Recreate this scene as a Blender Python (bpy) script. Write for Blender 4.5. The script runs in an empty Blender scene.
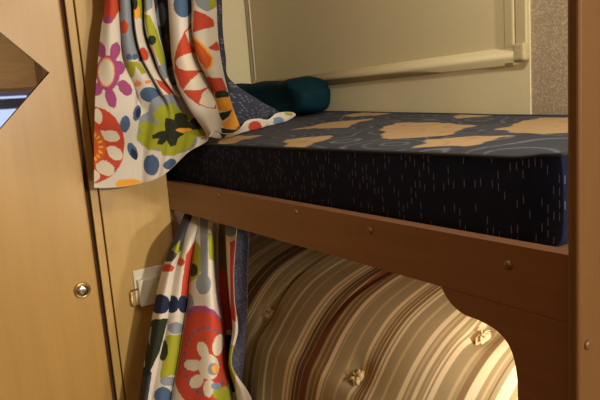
import bpy, bmesh, math, random
import numpy as np
from mathutils import Vector, Matrix
random.seed(7)
SC = bpy.context.scene
COL = SC.collection
# Units are metres; the origin is the left end of the bunk's side rail (top edge),
# X runs along the rail, Y goes into the bunk, Z is up. Floor at Z = FLOOR.
FLOOR, CEIL = -1.05, 1.15
BACK = 0.60

# ------------------------------------------------------------------ cloth data
# control points of the gathered cloths (columns x rows, metres) and the print on
# each cloth, plus painted shade in recessed folds, as polygons in the cloth's own (column, row) coordinates
UPPER_NET=[[[0.11,-0.1372,1.1],[0.11,-0.1375,0.9755],[0.11,-0.1379,0.8511],[0.11,-0.139,0.7266],[0.11,-0.1414,0.6021],[0.11,-0.1467,0.4777],[0.11,-0.1659,0.402],[0.11,-0.1821,0.3308],[0.11,-0.1972,0.2592],[0.11,-0.2088,0.1871],[0.08,-0.2116,0.1128],[0.08,-0.2237,0.0176]],[[0.1325,-0.1333,1.1],[0.1326,-0.1335,0.9747],[0.1327,-0.1338,0.8494],[0.133,-0.1346,0.7241],[0.1336,-0.1362,0.5987],[0.135,-0.1399,0.4734],[0.14,-0.1531,0.3979],[0.14,-0.1619,0.3274],[0.135,-0.162,0.256],[0.13,-0.1744,0.1841],[0.095,-0.1811,0.1099],[0.09,-0.1916,0.0139]],[[0.13,-0.1221,1.1],[0.13,-0.1221,0.975],[0.13,-0.1222,0.8499],[0.13,-0.1224,0.7249],[0.13,-0.1228,0.5998],[0.13,-0.1237,0.4748],[0.13,-0.1268,0.3993],[0.135,-0.1311,0.3271],[0.14,-0.1141,0.2533],[0.14,-0.1299,0.1854],[0.105,-0.1387,0.1057],[0.1,-0.1588,0.0126]],[[0.095,-0.1057,1.1],[0.095,-0.1057,0.9763],[0.095,-0.1058,0.8526],[0.095,-0.106,0.7289],[0.095,-0.1064,0.6052],[0.095,-0.1073,0.4815],[0.095,-0.1105,0.4041],[0.1,-0.1135,0.3301],[0.115,-0.0986,0.2489],[0.13,-0.1038,0.1836],[0.105,-0.1155,0.1032],[0.1,-0.1327,0.0129]],[[0.1275,-0.1164,1.1],[0.1276,-0.1164,0.975],[0.1277,-0.1166,0.85],[0.128,-0.1168,0.725],[0.1286,-0.1174,0.6],[0.13,-0.1187,0.4749],[0.135,-0.1235,0.3986],[0.14,-0.1253,0.3265],[0.135,-0.1003,0.2479],[0.13,-0.0828,0.1845],[0.105,-0.0946,0.101],[0.1,-0.1085,0.0148]],[[0.1475,-0.1077,1.1],[0.1476,-0.1078,0.9743],[0.1477,-0.108,0.8486],[0.148,-0.1083,0.723],[0.1486,-0.109,0.5973],[0.15,-0.1106,0.4716],[0.155,-0.1166,0.3959],[0.16,-0.1143,0.3266],[0.155,-0.0831,0.2558],[0.15,-0.0688,0.1856],[0.125,-0.0827,0.1029],[0.115,-0.0972,0.0183]],[[0.14,-0.094,1.1],[0.14,-0.094,0.9748],[0.14,-0.0941,0.8495],[0.14,-0.0942,0.7243],[0.14,-0.0944,0.5991],[0.14,-0.0949,0.4739],[0.14,-0.0966,0.398],[0.15,-0.0924,0.3344],[0.15,-0.0624,0.2625],[0.16,-0.0536,0.1893],[0.135,-0.0672,0.1066],[0.125,-0.087,0.0215]],[[0.1,-0.075,1.1],[0.1,-0.0751,0.9763],[0.1,-0.0751,0.8526],[0.1,-0.0752,0.7289],[0.1,-0.0754,0.6052],[0.1,-0.0759,0.4816],[0.1,-0.0776,0.4035],[0.11,-0.0735,0.3356],[0.135,-0.0539,0.2656],[0.165,-0.0418,0.1933],[0.145,-0.0517,0.1104],[0.13,-0.072,0.0264]],[[0.1575,-0.0921,1.1],[0.1576,-0.0922,0.9741],[0.1577,-0.0923,0.8481],[0.158,-0.0925,0.7222],[0.1586,-0.0931,0.5963],[0.16,-0.0944,0.4703],[0.165,-0.099,0.3946],[0.17,-0.0922,0.3299],[0.17,-0.0641,0.2662],[0.175,-0.0346,0.1975],[0.155,-0.041,0.1198],[0.14,-0.0616,0.0322]],[[0.1575,-0.0779,1.1],[0.1576,-0.078,0.9741],[0.1577,-0.0782,0.8483],[0.158,-0.0786,0.7224],[0.1586,-0.0797,0.5965],[0.16,-0.082,0.4707],[0.165,-0.0903,0.3946],[0.17,-0.0822,0.3297],[0.17,-0.0581,0.2733],[0.17,-0.0213,0.2018],[0.156,-0.0271,0.1261],[0.141,-0.0473,0.0409]],[[0.1425,-0.0617,1.1],[0.1426,-0.0618,0.9748],[0.1427,-0.062,0.8495],[0.143,-0.0626,0.7243],[0.1436,-0.0638,0.5991],[0.145,-0.0664,0.4738],[0.15,-0.0761,0.3967],[0.155,-0.0639,0.3308],[0.16,-0.0485,0.2785],[0.175,-0.0124,0.2035],[0.166,-0.014,0.1327],[0.156,-0.0352,0.0546]],[[0.105,-0.0452,1.1],[0.105,-0.0452,0.9763],[0.105,-0.0454,0.8526],[0.105,-0.0457,0.7289],[0.105,-0.0464,0.6052],[0.105,-0.0479,0.4815],[0.105,-0.0533,0.4029],[0.115,-0.0412,0.3344],[0.145,-0.0375,0.2792],[0.18,-0.0064,0.203],[0.176,-0.004,0.1369],[0.171,-0.0232,0.0694]],[[0.1601,-0.0656,1.1],[0.1602,-0.0657,0.974],[0.1605,-0.0658,0.8481],[0.161,-0.0662,0.7221],[0.1622,-0.067,0.5961],[0.165,-0.0687,0.4702],[0.175,-0.0751,0.3933],[0.18,-0.063,0.3283],[0.175,-0.0452,0.2773],[0.185,-0.0031,0.2026],[0.186,0.0031,0.1401],[0.186,-0.0144,0.0818]],[[0.1775,-0.064,1.1],[0.1776,-0.064,0.9735],[0.1777,-0.064,0.8471],[0.178,-0.064,0.7206],[0.1786,-0.0641,0.5941],[0.18,-0.0643,0.4676],[0.185,-0.065,0.3919],[0.19,-0.0567,0.3271],[0.18,-0.0409,0.2743],[0.185,0.0047,0.1996],[0.193,0.0112,0.1407],[0.198,-0.0047,0.0913]],[[0.1675,-0.0513,1.1],[0.1676,-0.0513,0.974],[0.1677,-0.0513,0.8479],[0.168,-0.0512,0.7219],[0.1686,-0.0509,0.5959],[0.17,-0.0504,0.4698],[0.175,-0.0485,0.3933],[0.175,-0.0392,0.3283],[0.175,-0.0316,0.2693],[0.185,0.0126,0.1965],[0.198,0.0199,0.1399],[0.213,0.0032,0.0985]],[[0.1075,-0.0058,1.1],[0.1076,-0.0058,0.9764],[0.1077,-0.0058,0.8527],[0.108,-0.0058,0.7291],[0.1086,-0.0059,0.6055],[0.11,-0.006,0.4818],[0.115,-0.0065,0.4016],[0.12,-0.0027,0.3331],[0.13,0.0018,0.2634],[0.165,0.0342,0.1879],[0.198,0.0337,0.1387],[0.223,0.0159,0.105]],[[0.15,0.0089,1.1],[0.15,0.0089,0.975],[0.15,0.0088,0.85],[0.15,0.0086,0.7251],[0.15,0.0081,0.6001],[0.15,0.0072,0.4751],[0.15,0.0035,0.3968],[0.155,0.0019,0.3294],[0.16,0.0076,0.2536],[0.19,0.0442,0.1763],[0.208,0.0458,0.1376],[0.233,0.0288,0.1139]],[[0.1975,-0.0187,1.1],[0.1976,-0.0188,0.9731],[0.1977,-0.0189,0.8461],[0.198,-0.0192,0.7192],[0.1986,-0.0199,0.5923],[0.2,-0.0214,0.4653],[0.205,-0.027,0.3893],[0.21,-0.0313,0.3246],[0.22,-0.0278,0.254],[0.23,-0.0071,0.194],[0.231,0.0153,0.1577],[0.236,0.0339,0.1223]],[[0.2301,-0.0031,1.1],[0.2302,-0.0032,0.9719],[0.2305,-0.0034,0.8438],[0.231,-0.004,0.7157],[0.2322,-0.0052,0.5876],[0.235,-0.008,0.4595],[0.245,-0.0182,0.3838],[0.25,-0.0197,0.3203],[0.255,-0.004,0.2483],[0.26,0.014,0.1916],[0.256,0.0257,0.159],[0.251,0.0379,0.1233]],[[0.2225,0.0288,1.1],[0.2226,0.0288,0.9725],[0.2227,0.0286,0.8449],[0.223,0.0281,0.7174],[0.2236,0.0271,0.5898],[0.225,0.0249,0.4623],[0.23,0.0169,0.3859],[0.235,0.0234,0.3208],[0.245,0.046,0.2489],[0.25,0.0547,0.199],[0.241,0.0593,0.1615],[0.231,0.0611,0.1197]],[[0.18,0.0577,1.1],[0.18,0.0576,0.9742],[0.18,0.0575,0.8485],[0.18,0.0572,0.7227],[0.18,0.0564,0.5969],[0.18,0.0548,0.4712],[0.18,0.0489,0.3928],[0.185,0.0544,0.3252],[0.19,0.082,0.2507],[0.19,0.0911,0.2014],[0.186,0.0962,0.1621],[0.186,0.0941,0.1179]],[[0.2575,0.0187,1.1],[0.2576,0.0186,0.9711],[0.2577,0.0184,0.8423],[0.258,0.0179,0.7134],[0.2586,0.0167,0.5846],[0.26,0.0142,0.4557],[0.265,0.0051,0.3811],[0.27,0.0088,0.3176],[0.26,0.0416,0.2482],[0.24,0.0626,0.2013],[0.216,0.0772,0.1631],[0.186,0.097,0.1181]],[[0.2825,0.0367,1.1],[0.2826,0.0366,0.9704],[0.2827,0.0364,0.8407],[0.283,0.0361,0.7111],[0.2836,0.0353,0.5815],[0.285,0.0335,0.4518],[0.29,0.027,0.3777],[0.29,0.0294,0.3151],[0.275,0.0559,0.2466],[0.25,0.0799,0.1999],[0.211,0.1069,0.1608],[0.166,0.1346,0.1208]],[[0.26,0.0794,1.1],[0.26,0.0793,0.9715],[0.26,0.0792,0.843],[0.26,0.079,0.7145],[0.26,0.0785,0.5861],[0.26,0.0774,0.4576],[0.26,0.0734,0.3819],[0.26,0.0748,0.3172],[0.245,0.0915,0.2468],[0.22,0.115,0.1987],[0.176,0.1488,0.1608],[0.126,0.1872,0.1253]]]
LOWER_NET=[[[0.0372,0.036,-0.0829],[0.16,-0.0614,-0.1363],[0.16,-0.0985,-0.2091],[0.16,-0.1262,-0.2834],[0.16,-0.1498,-0.3586],[0.16,-0.1763,-0.4466],[0.16,-0.2002,-0.5354],[0.16,-0.2367,-0.6617]],[[0.0584,0.036,-0.0835],[0.195,-0.0585,-0.1315],[0.2,-0.093,-0.2024],[0.2,-0.1201,-0.2753],[0.2,-0.142,-0.3493],[0.2,-0.1705,-0.4347],[0.2,-0.1964,-0.5208],[0.2,-0.2296,-0.6455]],[[0.0792,0.036,-0.0841],[0.19,-0.0458,-0.1346],[0.19,-0.0761,-0.2081],[0.195,-0.1001,-0.2815],[0.195,-0.1196,-0.357],[0.195,-0.151,-0.4426],[0.195,-0.1798,-0.5287],[0.195,-0.2107,-0.6555]],[[0.082,0.036,-0.0866],[0.17,-0.0353,-0.1397],[0.17,-0.0633,-0.2149],[0.17,-0.0885,-0.2904],[0.17,-0.1084,-0.3674],[0.17,-0.1378,-0.4553],[0.17,-0.1671,-0.5431],[0.17,-0.1986,-0.6724]],[[0.0785,0.036,-0.087],[0.18,-0.0419,-0.1369],[0.185,-0.0729,-0.2098],[0.19,-0.0996,-0.2828],[0.19,-0.1205,-0.3582],[0.19,-0.152,-0.444],[0.19,-0.1783,-0.5312],[0.19,-0.2093,-0.6585]],[[0.1023,0.036,-0.0871],[0.21,-0.0376,-0.1332],[0.215,-0.0669,-0.2052],[0.22,-0.0881,-0.2784],[0.22,-0.1074,-0.3532],[0.22,-0.1334,-0.4396],[0.22,-0.162,-0.5251],[0.22,-0.1927,-0.6509]],[[0.1256,0.036,-0.0873],[0.21,-0.0241,-0.1357],[0.21,-0.0449,-0.211],[0.21,-0.0604,-0.2878],[0.21,-0.08,-0.3638],[0.21,-0.1038,-0.4524],[0.21,-0.1302,-0.5403],[0.21,-0.1614,-0.6685]],[[0.1317,0.036,-0.0893],[0.17,-0.0019,-0.1461],[0.17,-0.0234,-0.2237],[0.17,-0.0393,-0.3027],[0.17,-0.0595,-0.3811],[0.17,-0.084,-0.4724],[0.17,-0.1113,-0.5629],[0.17,-0.1433,-0.695]],[[0.1283,0.036,-0.0897],[0.21,-0.02,-0.1365],[0.22,-0.0449,-0.2091],[0.23,-0.0641,-0.282],[0.23,-0.0848,-0.3567],[0.23,-0.1096,-0.4437],[0.23,-0.137,-0.5299],[0.23,-0.1677,-0.6563]],[[0.1569,0.036,-0.0919],[0.25,-0.0193,-0.1305],[0.265,-0.0419,-0.2008],[0.28,-0.059,-0.2712],[0.29,-0.074,-0.3424],[0.295,-0.0909,-0.4274],[0.3,-0.1104,-0.5115],[0.3,-0.1349,-0.6362]],[[0.2006,0.036,-0.092],[0.28,-0.0082,-0.128],[0.295,-0.0216,-0.1994],[0.32,-0.0367,-0.2671],[0.33,-0.0438,-0.3394],[0.34,-0.0601,-0.4218],[0.35,-0.0737,-0.5046],[0.35,-0.0898,-0.6306]],[[0.2247,0.036,-0.0917],[0.21,0.0357,-0.1471],[0.22,0.0227,-0.224],[0.24,0.0124,-0.2987],[0.26,0.009,-0.3743],[0.28,-0.007,-0.4591],[0.29,-0.0101,-0.5509],[0.29,-0.0185,-0.6883]],[[0.2598,0.036,-0.0912],[0.22,0.0468,-0.1477],[0.21,0.043,-0.2304],[0.21,0.0373,-0.3122],[0.21,0.0403,-0.3975],[0.23,0.0269,-0.4869],[0.24,0.0269,-0.5838],[0.25,0.0166,-0.7218]],[[0.2939,0.036,-0.0895],[0.25,0.0511,-0.1439],[0.23,0.0553,-0.2291],[0.23,0.0512,-0.3108],[0.23,0.0515,-0.3949],[0.24,0.0311,-0.4848],[0.25,0.0351,-0.5834],[0.26,0.0296,-0.7223]],[[0.2827,0.036,-0.0896],[0.32,0.0135,-0.1261],[0.32,0.0097,-0.2014],[0.32,0.0087,-0.2784],[0.32,0.0076,-0.3567],[0.31,-0.0067,-0.4489],[0.3,0.0134,-0.5552],[0.3,0.0138,-0.6967]],[[0.3102,0.036,-0.0899],[0.35,0.0123,-0.1212],[0.35,0.0048,-0.1944],[0.35,0.0011,-0.2692],[0.35,0.0001,-0.3459],[0.34,-0.0164,-0.4356],[0.33,0.016,-0.5442],[0.33,0.0195,-0.6847]],[[0.3421,0.036,-0.0895],[0.37,0.0157,-0.1188],[0.36,0.0079,-0.1931],[0.36,0.0016,-0.267],[0.35,0.0082,-0.3482],[0.34,-0.0124,-0.4368],[0.33,0.0388,-0.5532],[0.33,0.0477,-0.6988]]]
LOWER_LINING_NET=[[[0.337,0.036,-0.0889],[0.335,0.0304,-0.127],[0.325,0.0222,-0.2031],[0.325,0.0158,-0.279],[0.315,0.0223,-0.3623],[0.305,0.0011,-0.4531],[0.295,0.0367,-0.5702],[0.295,0.0525,-0.718]],[[0.3732,0.036,-0.0879],[0.35,0.0445,-0.1274],[0.34,0.038,-0.2036],[0.34,0.029,-0.2786],[0.33,0.0261,-0.359],[0.31,0.0182,-0.4568],[0.28,0.0366,-0.5716],[0.28,0.0437,-0.7185]],[[0.4057,0.036,-0.086],[0.37,0.0504,-0.1254],[0.36,0.0455,-0.2013],[0.36,0.0367,-0.2757],[0.34,0.0364,-0.359],[0.31,0.0336,-0.4617],[0.27,0.0358,-0.5773],[0.27,0.0397,-0.7216]]]
UPPER_LINING_NET=[[[0.245,0.0856,1.1],[0.245,0.0855,0.9721],[0.245,0.0854,0.8442],[0.245,0.0852,0.7163],[0.245,0.0847,0.5883],[0.245,0.0836,0.4604],[0.245,0.0796,0.384],[0.245,0.0809,0.3186],[0.23,0.0982,0.2524],[0.205,0.1198,0.199],[0.165,0.1515,0.1608],[0.115,0.1899,0.1252]],[[0.24,0.0984,1.1],[0.24,0.0983,0.9723],[0.24,0.0982,0.8447],[0.24,0.0979,0.717],[0.24,0.0972,0.5893],[0.24,0.0957,0.4617],[0.24,0.0903,0.3847],[0.24,0.0917,0.3189],[0.225,0.1072,0.2599],[0.16,0.1768,0.2024],[0.12,0.2205,0.169],[0.085,0.2531,0.1341]],[[0.225,0.113,1.1],[0.225,0.1129,0.973],[0.225,0.1128,0.8459],[0.225,0.1125,0.7189],[0.225,0.1118,0.5918],[0.225,0.1103,0.4648],[0.225,0.1049,0.3868],[0.225,0.1064,0.3201],[0.215,0.1157,0.2653],[0.12,0.2315,0.2145],[0.085,0.2847,0.1811],[0.05,0.3256,0.1404]],[[0.2,0.1244,1.1],[0.2,0.1244,0.9739],[0.2,0.1242,0.8478],[0.2,0.1239,0.7217],[0.2,0.1232,0.5957],[0.2,0.1217,0.4696],[0.2,0.1162,0.3902],[0.2,0.1177,0.3224],[0.19,0.13,0.2665],[0.07,0.2854,0.205],[0.035,0.356,0.1779],[0.02,0.3956,0.1508]]]
HEM_NET=[[[0.27,0.0184,0.1265],[0.27,0.0273,0.1342],[0.27,0.0335,0.1411],[0.27,0.0413,0.1379]],[[0.25,0.0545,0.118],[0.25,0.0632,0.1209],[0.25,0.0695,0.1279],[0.25,0.0751,0.1274]],[[0.21,0.1026,0.1183],[0.21,0.1149,0.1197],[0.21,0.1245,0.1267],[0.21,0.1308,0.1301]],[[0.165,0.1684,0.1231],[0.165,0.1758,0.1262],[0.165,0.1839,0.1447],[0.165,0.1816,0.153]],[[0.13,0.2222,0.1273],[0.13,0.2335,0.1282],[0.13,0.2422,0.1488],[0.13,0.2397,0.156]],[[0.115,0.2472,0.1294],[0.115,0.2651,0.1307],[0.115,0.2703,0.1439],[0.115,0.2677,0.1513]],[[0.1,0.2742,0.1316],[0.1,0.2877,0.1326],[0.1,0.296,0.1421],[0.1,0.2934,0.151]],[[0.09,0.3002,0.1337],[0.09,0.3214,0.1353],[0.09,0.3306,0.1513],[0.09,0.3249,0.165]],[[0.07,0.355,0.1382],[0.07,0.3704,0.1396],[0.07,0.3756,0.1573],[0.07,0.3657,0.1671]],[[0.055,0.383,0.1407],[0.055,0.4025,0.1465],[0.055,0.4072,0.1569],[0.055,0.3969,0.1653]],[[0.045,0.405,0.1434],[0.045,0.4206,0.1515],[0.045,0.423,0.1575],[0.045,0.4142,0.1628]]]
UPPER_PRINT=[('red',(0,2.6),[(0.156,4.281),(0.656,4.281),(1.156,4.281),(1.625,4.281),(2.25,4.281),(2.594,4.281),(2.594,4.312),(2.594,4.375),(2.594,4.406),(2.594,4.438),(2.594,4.5),(2.594,4.531),(2.594,4.594),(2.594,4.625),(2.594,4.688),(2.594,4.719),(2.594,4.781),(2.594,4.812),(2.594,4.875),(2.594,4.938),(2.594,5.0),(2.594,5.062),(2.594,5.125),(2.469,5.188),(2.344,5.25),(2.281,5.312),(1.906,5.406),(1.688,5.469),(1.531,5.562),(1.375,5.656),(1.094,5.656),(0.75,5.656),(0.406,5.656),(0.062,5.656),(0.0,5.562),(0.0,5.5),(0.0,5.406),(0.0,5.344),(0.0,5.25),(0.0,5.188),(0.0,5.125),(0.0,5.062),(0.0,5.0),(0.0,4.938),(0.0,4.875),(0.0,4.812),(0.0,4.781),(0.0,4.719),(0.0,4.688),(0.0,4.625),(0.0,4.594),(0.0,4.531),(0.0,4.5),(0.0,4.438),(0.0,4.406),(0.062,4.375),(0.094,4.312)]),
('mag',(0,2.6),[(1.281,5.656),(1.25,5.719),(1.156,5.75),(1.031,5.781),(0.844,5.781),(0.625,5.781),(0.438,5.781),(0.25,5.75),(0.125,5.719),(0.062,5.656),(0.062,5.625),(0.125,5.562),(0.312,5.531),(0.531,5.531),(0.75,5.531),(0.969,5.531),(1.125,5.562),(1.25,5.594)]),
('mag',(0,2.6),[(0.625,6.625),(0.656,6.719),(0.656,6.812),(0.594,6.875),(0.469,6.906),(0.344,6.938),(0.188,6.906),(0.031,6.875),(0.0,6.781),(0.0,6.719),(0.0,6.625),(0.0,6.531),(0.0,6.469),(0.0,6.406),(0.188,6.406),(0.375,6.469),(0.531,6.531)]),
('mag',(0,2.6),[(1.906,6.719),(1.781,6.812),(1.625,6.906),(1.469,6.969),(1.344,7.0),(1.188,7.0),(1.094,6.938),(1.031,6.875),(1.0,6.781),(1.031,6.656),(1.094,6.562),(1.219,6.469),(1.375,6.438),(1.531,6.406),(1.688,6.406),(1.812,6.469),(1.938,6.531),(1.969,6.625)]),
('mag',(0,2.6),[(2.062,7.25),(1.875,7.344),(1.75,7.406),(1.594,7.469),(1.469,7.5),(1.344,7.5),(1.25,7.469),(1.188,7.406),(1.156,7.344),(1.156,7.281),(1.219,7.188),(1.281,7.125),(1.438,7.062),(1.594,7.031),(1.75,7.031),(1.938,7.062),(2.062,7.125),(2.125,7.188)]),
('mag',(0,2.6),[(1.844,7.812),(1.906,7.906),(1.938,8.0),(1.906,8.094),(1.844,8.156),(1.75,8.188),(1.656,8.219),(1.531,8.188),(1.438,8.125),(1.344,8.062),(1.281,7.969),(1.25,7.875),(1.25,7.781),(1.312,7.719),(1.406,7.688),(1.531,7.656),(1.656,7.688),(1.75,7.75)]),
('mag',(0,2.6),[(1.156,8.219),(1.188,8.344),(1.188,8.438),(1.188,8.531),(1.125,8.594),(1.031,8.594),(0.906,8.562),(0.781,8.5),(0.688,8.406),(0.625,8.312),(0.562,8.188),(0.562,8.094),(0.625,8.0),(0.688,7.969),(0.812,7.938),(0.906,7.969),(1.031,8.031),(1.094,8.125)]),
('mag',(0,2.6),[(0.406,8.031),(0.375,8.094),(0.281,8.156),(0.188,8.188),(0.062,8.188),(0.0,8.188),(0.0,8.125),(0.0,8.062),(0.0,8.0),(0.0,7.906),(0.0,7.844),(0.0,7.781),(0.094,7.75),(0.219,7.75),(0.312,7.75),(0.406,7.812),(0.438,7.875),(0.438,7.938)]),
('mag',(0,2.6),[(0.219,7.406),(0.219,7.469),(0.156,7.562),(0.094,7.594),(0.031,7.625),(0.0,7.625),(0.0,7.594),(0.0,7.562),(0.0,7.5),(0.0,7.406),(0.0,7.344),(0.0,7.25),(0.0,7.219),(0.0,7.188),(0.031,7.188),(0.125,7.25),(0.188,7.312)]),
('mag',(0,2.6),[(1.5,7.438),(1.438,7.531),(1.375,7.625),(1.281,7.719),(1.219,7.812),(1.125,7.875),(1.062,7.938),(0.844,8.031),(0.594,8.031),(0.375,7.938),(0.281,7.875),(0.188,7.812),(0.094,7.719),(0.031,7.625),(0.0,7.531),(0.0,7.438),(0.0,7.344),(0.0,7.219),(0.0,7.125),(0.094,7.062),(0.188,6.969),(0.312,6.906),(0.656,6.844),(1.031,6.844),(1.312,6.906),(1.438,6.969),(1.531,7.062),(1.562,7.125),(1.594,7.219),(1.531,7.344)]),
('peach',(0,2.6),[(1.25,7.406),(1.188,7.5),(1.156,7.562),(1.031,7.719),(0.875,7.844),(0.719,7.906),(0.562,7.906),(0.375,7.844),(0.25,7.719),(0.125,7.562),(0.094,7.5),(0.062,7.406),(0.062,7.312),(0.094,7.219),(0.188,7.094),(0.344,6.969),(0.594,6.906),(0.844,6.906),(1.062,6.969),(1.219,7.094),(1.281,7.219),(1.25,7.312)]),
('cream',(0,2.6),[(1.156,7.406),(1.094,7.562),(1.0,7.688),(0.875,7.781),(0.719,7.844),(0.562,7.844),(0.406,7.781),(0.281,7.688),(0.188,7.562),(0.156,7.406),(0.156,7.25),(0.25,7.125),(0.406,7.031),(0.594,6.969),(0.812,6.969),(1.0,7.031),(1.156,7.125),(1.188,7.25)]),
('red',(0,3.4),[(1.875,9.844),(1.875,9.938),(1.875,10.0),(1.875,10.094),(1.875,10.156),(1.844,10.25),(1.812,10.312),(1.75,10.375),(1.688,10.438),(1.625,10.5),(1.562,10.531),(1.469,10.594),(1.344,10.625),(1.25,10.688),(1.125,10.719),(1.0,10.75),(0.812,10.781),(0.625,10.812),(0.406,10.844),(0.219,10.875),(0.0,10.875),(0.0,10.844),(0.0,10.812),(0.0,10.781),(0.0,10.75),(0.0,10.719),(0.0,10.688),(0.0,10.625),(0.0,10.594),(0.0,10.531),(0.0,10.469),(0.0,10.406),(0.0,10.344),(0.0,10.312),(0.0,10.25),(0.0,10.156),(0.0,10.094),(0.0,10.031),(0.0,9.938),(0.0,9.844),(0.0,9.781),(0.0,9.688),(0.0,9.594),(0.0,9.5),(0.0,9.406),(0.0,9.344),(0.0,9.25),(0.0,9.188),(0.0,9.094),(0.0,9.031),(0.0,8.969),(0.0,8.906),(0.0,8.844),(0.0,8.781),(0.0,8.719),(0.0,8.688),(0.0,8.656),(0.0,8.594),(0.0,8.562),(0.125,8.562),(0.281,8.594),(0.469,8.625),(0.625,8.656),(0.781,8.719),(0.906,8.75),(1.0,8.812),(1.125,8.875),(1.219,8.938),(1.312,9.031),(1.375,9.094),(1.469,9.188),(1.531,9.281),(1.594,9.344),(1.688,9.438),(1.719,9.531),(1.75,9.594),(1.812,9.688),(1.844,9.781)]),
('cream',(0,3.4),[(0.469,8.844),(0.5,8.938),(0.5,9.0),(0.438,9.062),(0.375,9.125),(0.281,9.125),(0.188,9.094),(0.062,9.062),(0.0,9.0),(0.0,8.906),(0.0,8.812),(0.0,8.719),(0.0,8.656),(0.062,8.625),(0.125,8.594),(0.219,8.625),(0.344,8.688),(0.406,8.75)]),
('cream',(0,3.4),[(1.562,9.625),(1.531,9.688),(1.438,9.719),(1.312,9.75),(1.156,9.75),(0.969,9.719),(0.812,9.688),(0.656,9.625),(0.562,9.562),(0.531,9.469),(0.594,9.406),(0.719,9.375),(0.875,9.344),(1.031,9.344),(1.219,9.375),(1.344,9.406),(1.469,9.5),(1.531,9.562)]),
('cream',(0,3.4),[(1.781,10.25),(1.688,10.281),(1.562,10.281),(1.406,10.281),(1.281,10.25),(1.125,10.188),(1.031,10.125),(0.969,10.031),(0.938,9.969),(1.0,9.906),(1.094,9.875),(1.219,9.875),(1.344,9.875),(1.5,9.938),(1.625,9.969),(1.75,10.062),(1.812,10.125),(1.844,10.188)]),
('cream',(0,3.4),[(1.375,10.594),(1.281,10.656),(1.156,10.688),(0.938,10.688),(0.719,10.656),(0.469,10.625),(0.281,10.562),(0.156,10.5),(0.125,10.438),(0.156,10.375),(0.25,10.344),(0.438,10.312),(0.688,10.281),(0.906,10.312),(1.094,10.344),(1.25,10.406),(1.375,10.469),(1.406,10.531)]),
('cream',(0,3.4),[(0.438,10.688),(0.406,10.75),(0.344,10.781),(0.219,10.812),(0.062,10.844),(0.0,10.844),(0.0,10.812),(0.0,10.781),(0.0,10.75),(0.0,10.688),(0.0,10.625),(0.0,10.594),(0.0,10.562),(0.0,10.531),(0.062,10.531),(0.219,10.562),(0.344,10.594),(0.406,10.625)]),
('cream',(0,3.4),[(0.375,9.344),(0.562,9.344),(0.719,9.375),(0.906,9.375),(0.844,9.469),(0.781,9.594),(0.688,9.688),(0.625,9.594),(0.531,9.5),(0.469,9.438)]),
('cream',(0,3.4),[(0.875,9.938),(1.031,9.906),(1.156,9.875),(1.188,9.969),(1.219,10.031),(1.25,10.125),(1.125,10.062),(1.0,10.0)]),
('cream',(0,3.4),[(0.438,10.344),(0.625,10.344),(0.781,10.312),(0.938,10.281),(0.875,10.344),(0.812,10.406),(0.75,10.469),(0.656,10.531),(0.594,10.469),(0.531,10.406)]),
('orange_red',(0,3.4),[(0.875,9.906),(0.844,10.0),(0.812,10.094),(0.75,10.156),(0.656,10.25),(0.5,10.281),(0.375,10.344),(0.188,10.375),(0.031,10.406),(0.0,10.406),(0.0,10.375),(0.0,10.344),(0.0,10.281),(0.0,10.25),(0.0,10.156),(0.0,10.094),(0.0,10.0),(0.0,9.906),(0.0,9.812),(0.0,9.719),(0.0,9.625),(0.0,9.531),(0.0,9.469),(0.0,9.406),(0.0,9.344),(0.0,9.312),(0.156,9.344),(0.312,9.375),(0.438,9.469),(0.594,9.531),(0.688,9.625),(0.781,9.719),(0.812,9.812)]),
('yellow',(0,3.4),[(0.125,9.406),(0.125,9.438),(0.156,9.438),(0.156,9.469),(0.156,9.5),(0.125,9.531),(0.094,9.562),(0.062,9.594),(0.031,9.594),(0.0,9.594),(0.0,9.562),(0.0,9.531),(0.0,9.5),(0.0,9.469),(0.031,9.438),(0.062,9.438),(0.094,9.406)]),
('yellow',(0,3.4),[(0.406,9.531),(0.406,9.562),(0.406,9.594),(0.375,9.625),(0.312,9.625),(0.281,9.656),(0.219,9.656),(0.188,9.656),(0.156,9.656),(0.125,9.656),(0.125,9.625),(0.156,9.594),(0.188,9.594),(0.219,9.562),(0.281,9.531),(0.312,9.531),(0.375,9.531)]),
('yellow',(0,3.4),[(0.594,9.719),(0.594,9.75),(0.562,9.75),(0.5,9.781),(0.438,9.781),(0.375,9.781),(0.344,9.781),(0.281,9.781),(0.25,9.75),(0.281,9.75),(0.312,9.719),(0.375,9.719),(0.438,9.688),(0.5,9.688),(0.531,9.688),(0.562,9.688)]),
('yellow',(0,3.4),[(0.688,9.906),(0.656,9.938),(0.625,9.938),(0.562,9.938),(0.469,9.938),(0.406,9.938),(0.375,9.938),(0.344,9.906),(0.312,9.906),(0.344,9.875),(0.375,9.875),(0.406,9.875),(0.469,9.875),(0.531,9.875),(0.594,9.875),(0.656,9.875),(0.688,9.875)]),
('yellow',(0,3.4),[(0.656,10.094),(0.625,10.094),(0.594,10.094),(0.531,10.094),(0.469,10.094),(0.406,10.094),(0.344,10.062),(0.312,10.062),(0.281,10.031),(0.312,10.031),(0.344,10.0),(0.406,10.0),(0.469,10.0),(0.531,10.031),(0.594,10.031),(0.625,10.062),(0.656,10.062)]),
('yellow',(0,3.4),[(0.469,10.219),(0.438,10.219),(0.375,10.219),(0.344,10.219),(0.281,10.219),(0.219,10.188),(0.188,10.188),(0.188,10.156),(0.188,10.125),(0.219,10.125),(0.25,10.125),(0.312,10.125),(0.375,10.156),(0.406,10.156),(0.469,10.188),(0.469,10.219)]),
('yellow',(0,3.4),[(0.188,10.312),(0.125,10.312),(0.094,10.312),(0.062,10.312),(0.031,10.281),(0.0,10.25),(0.0,10.219),(0.0,10.188),(0.031,10.188),(0.062,10.188),(0.094,10.188),(0.156,10.219),(0.188,10.219),(0.219,10.25),(0.219,10.281),(0.188,10.312)]),
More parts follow.
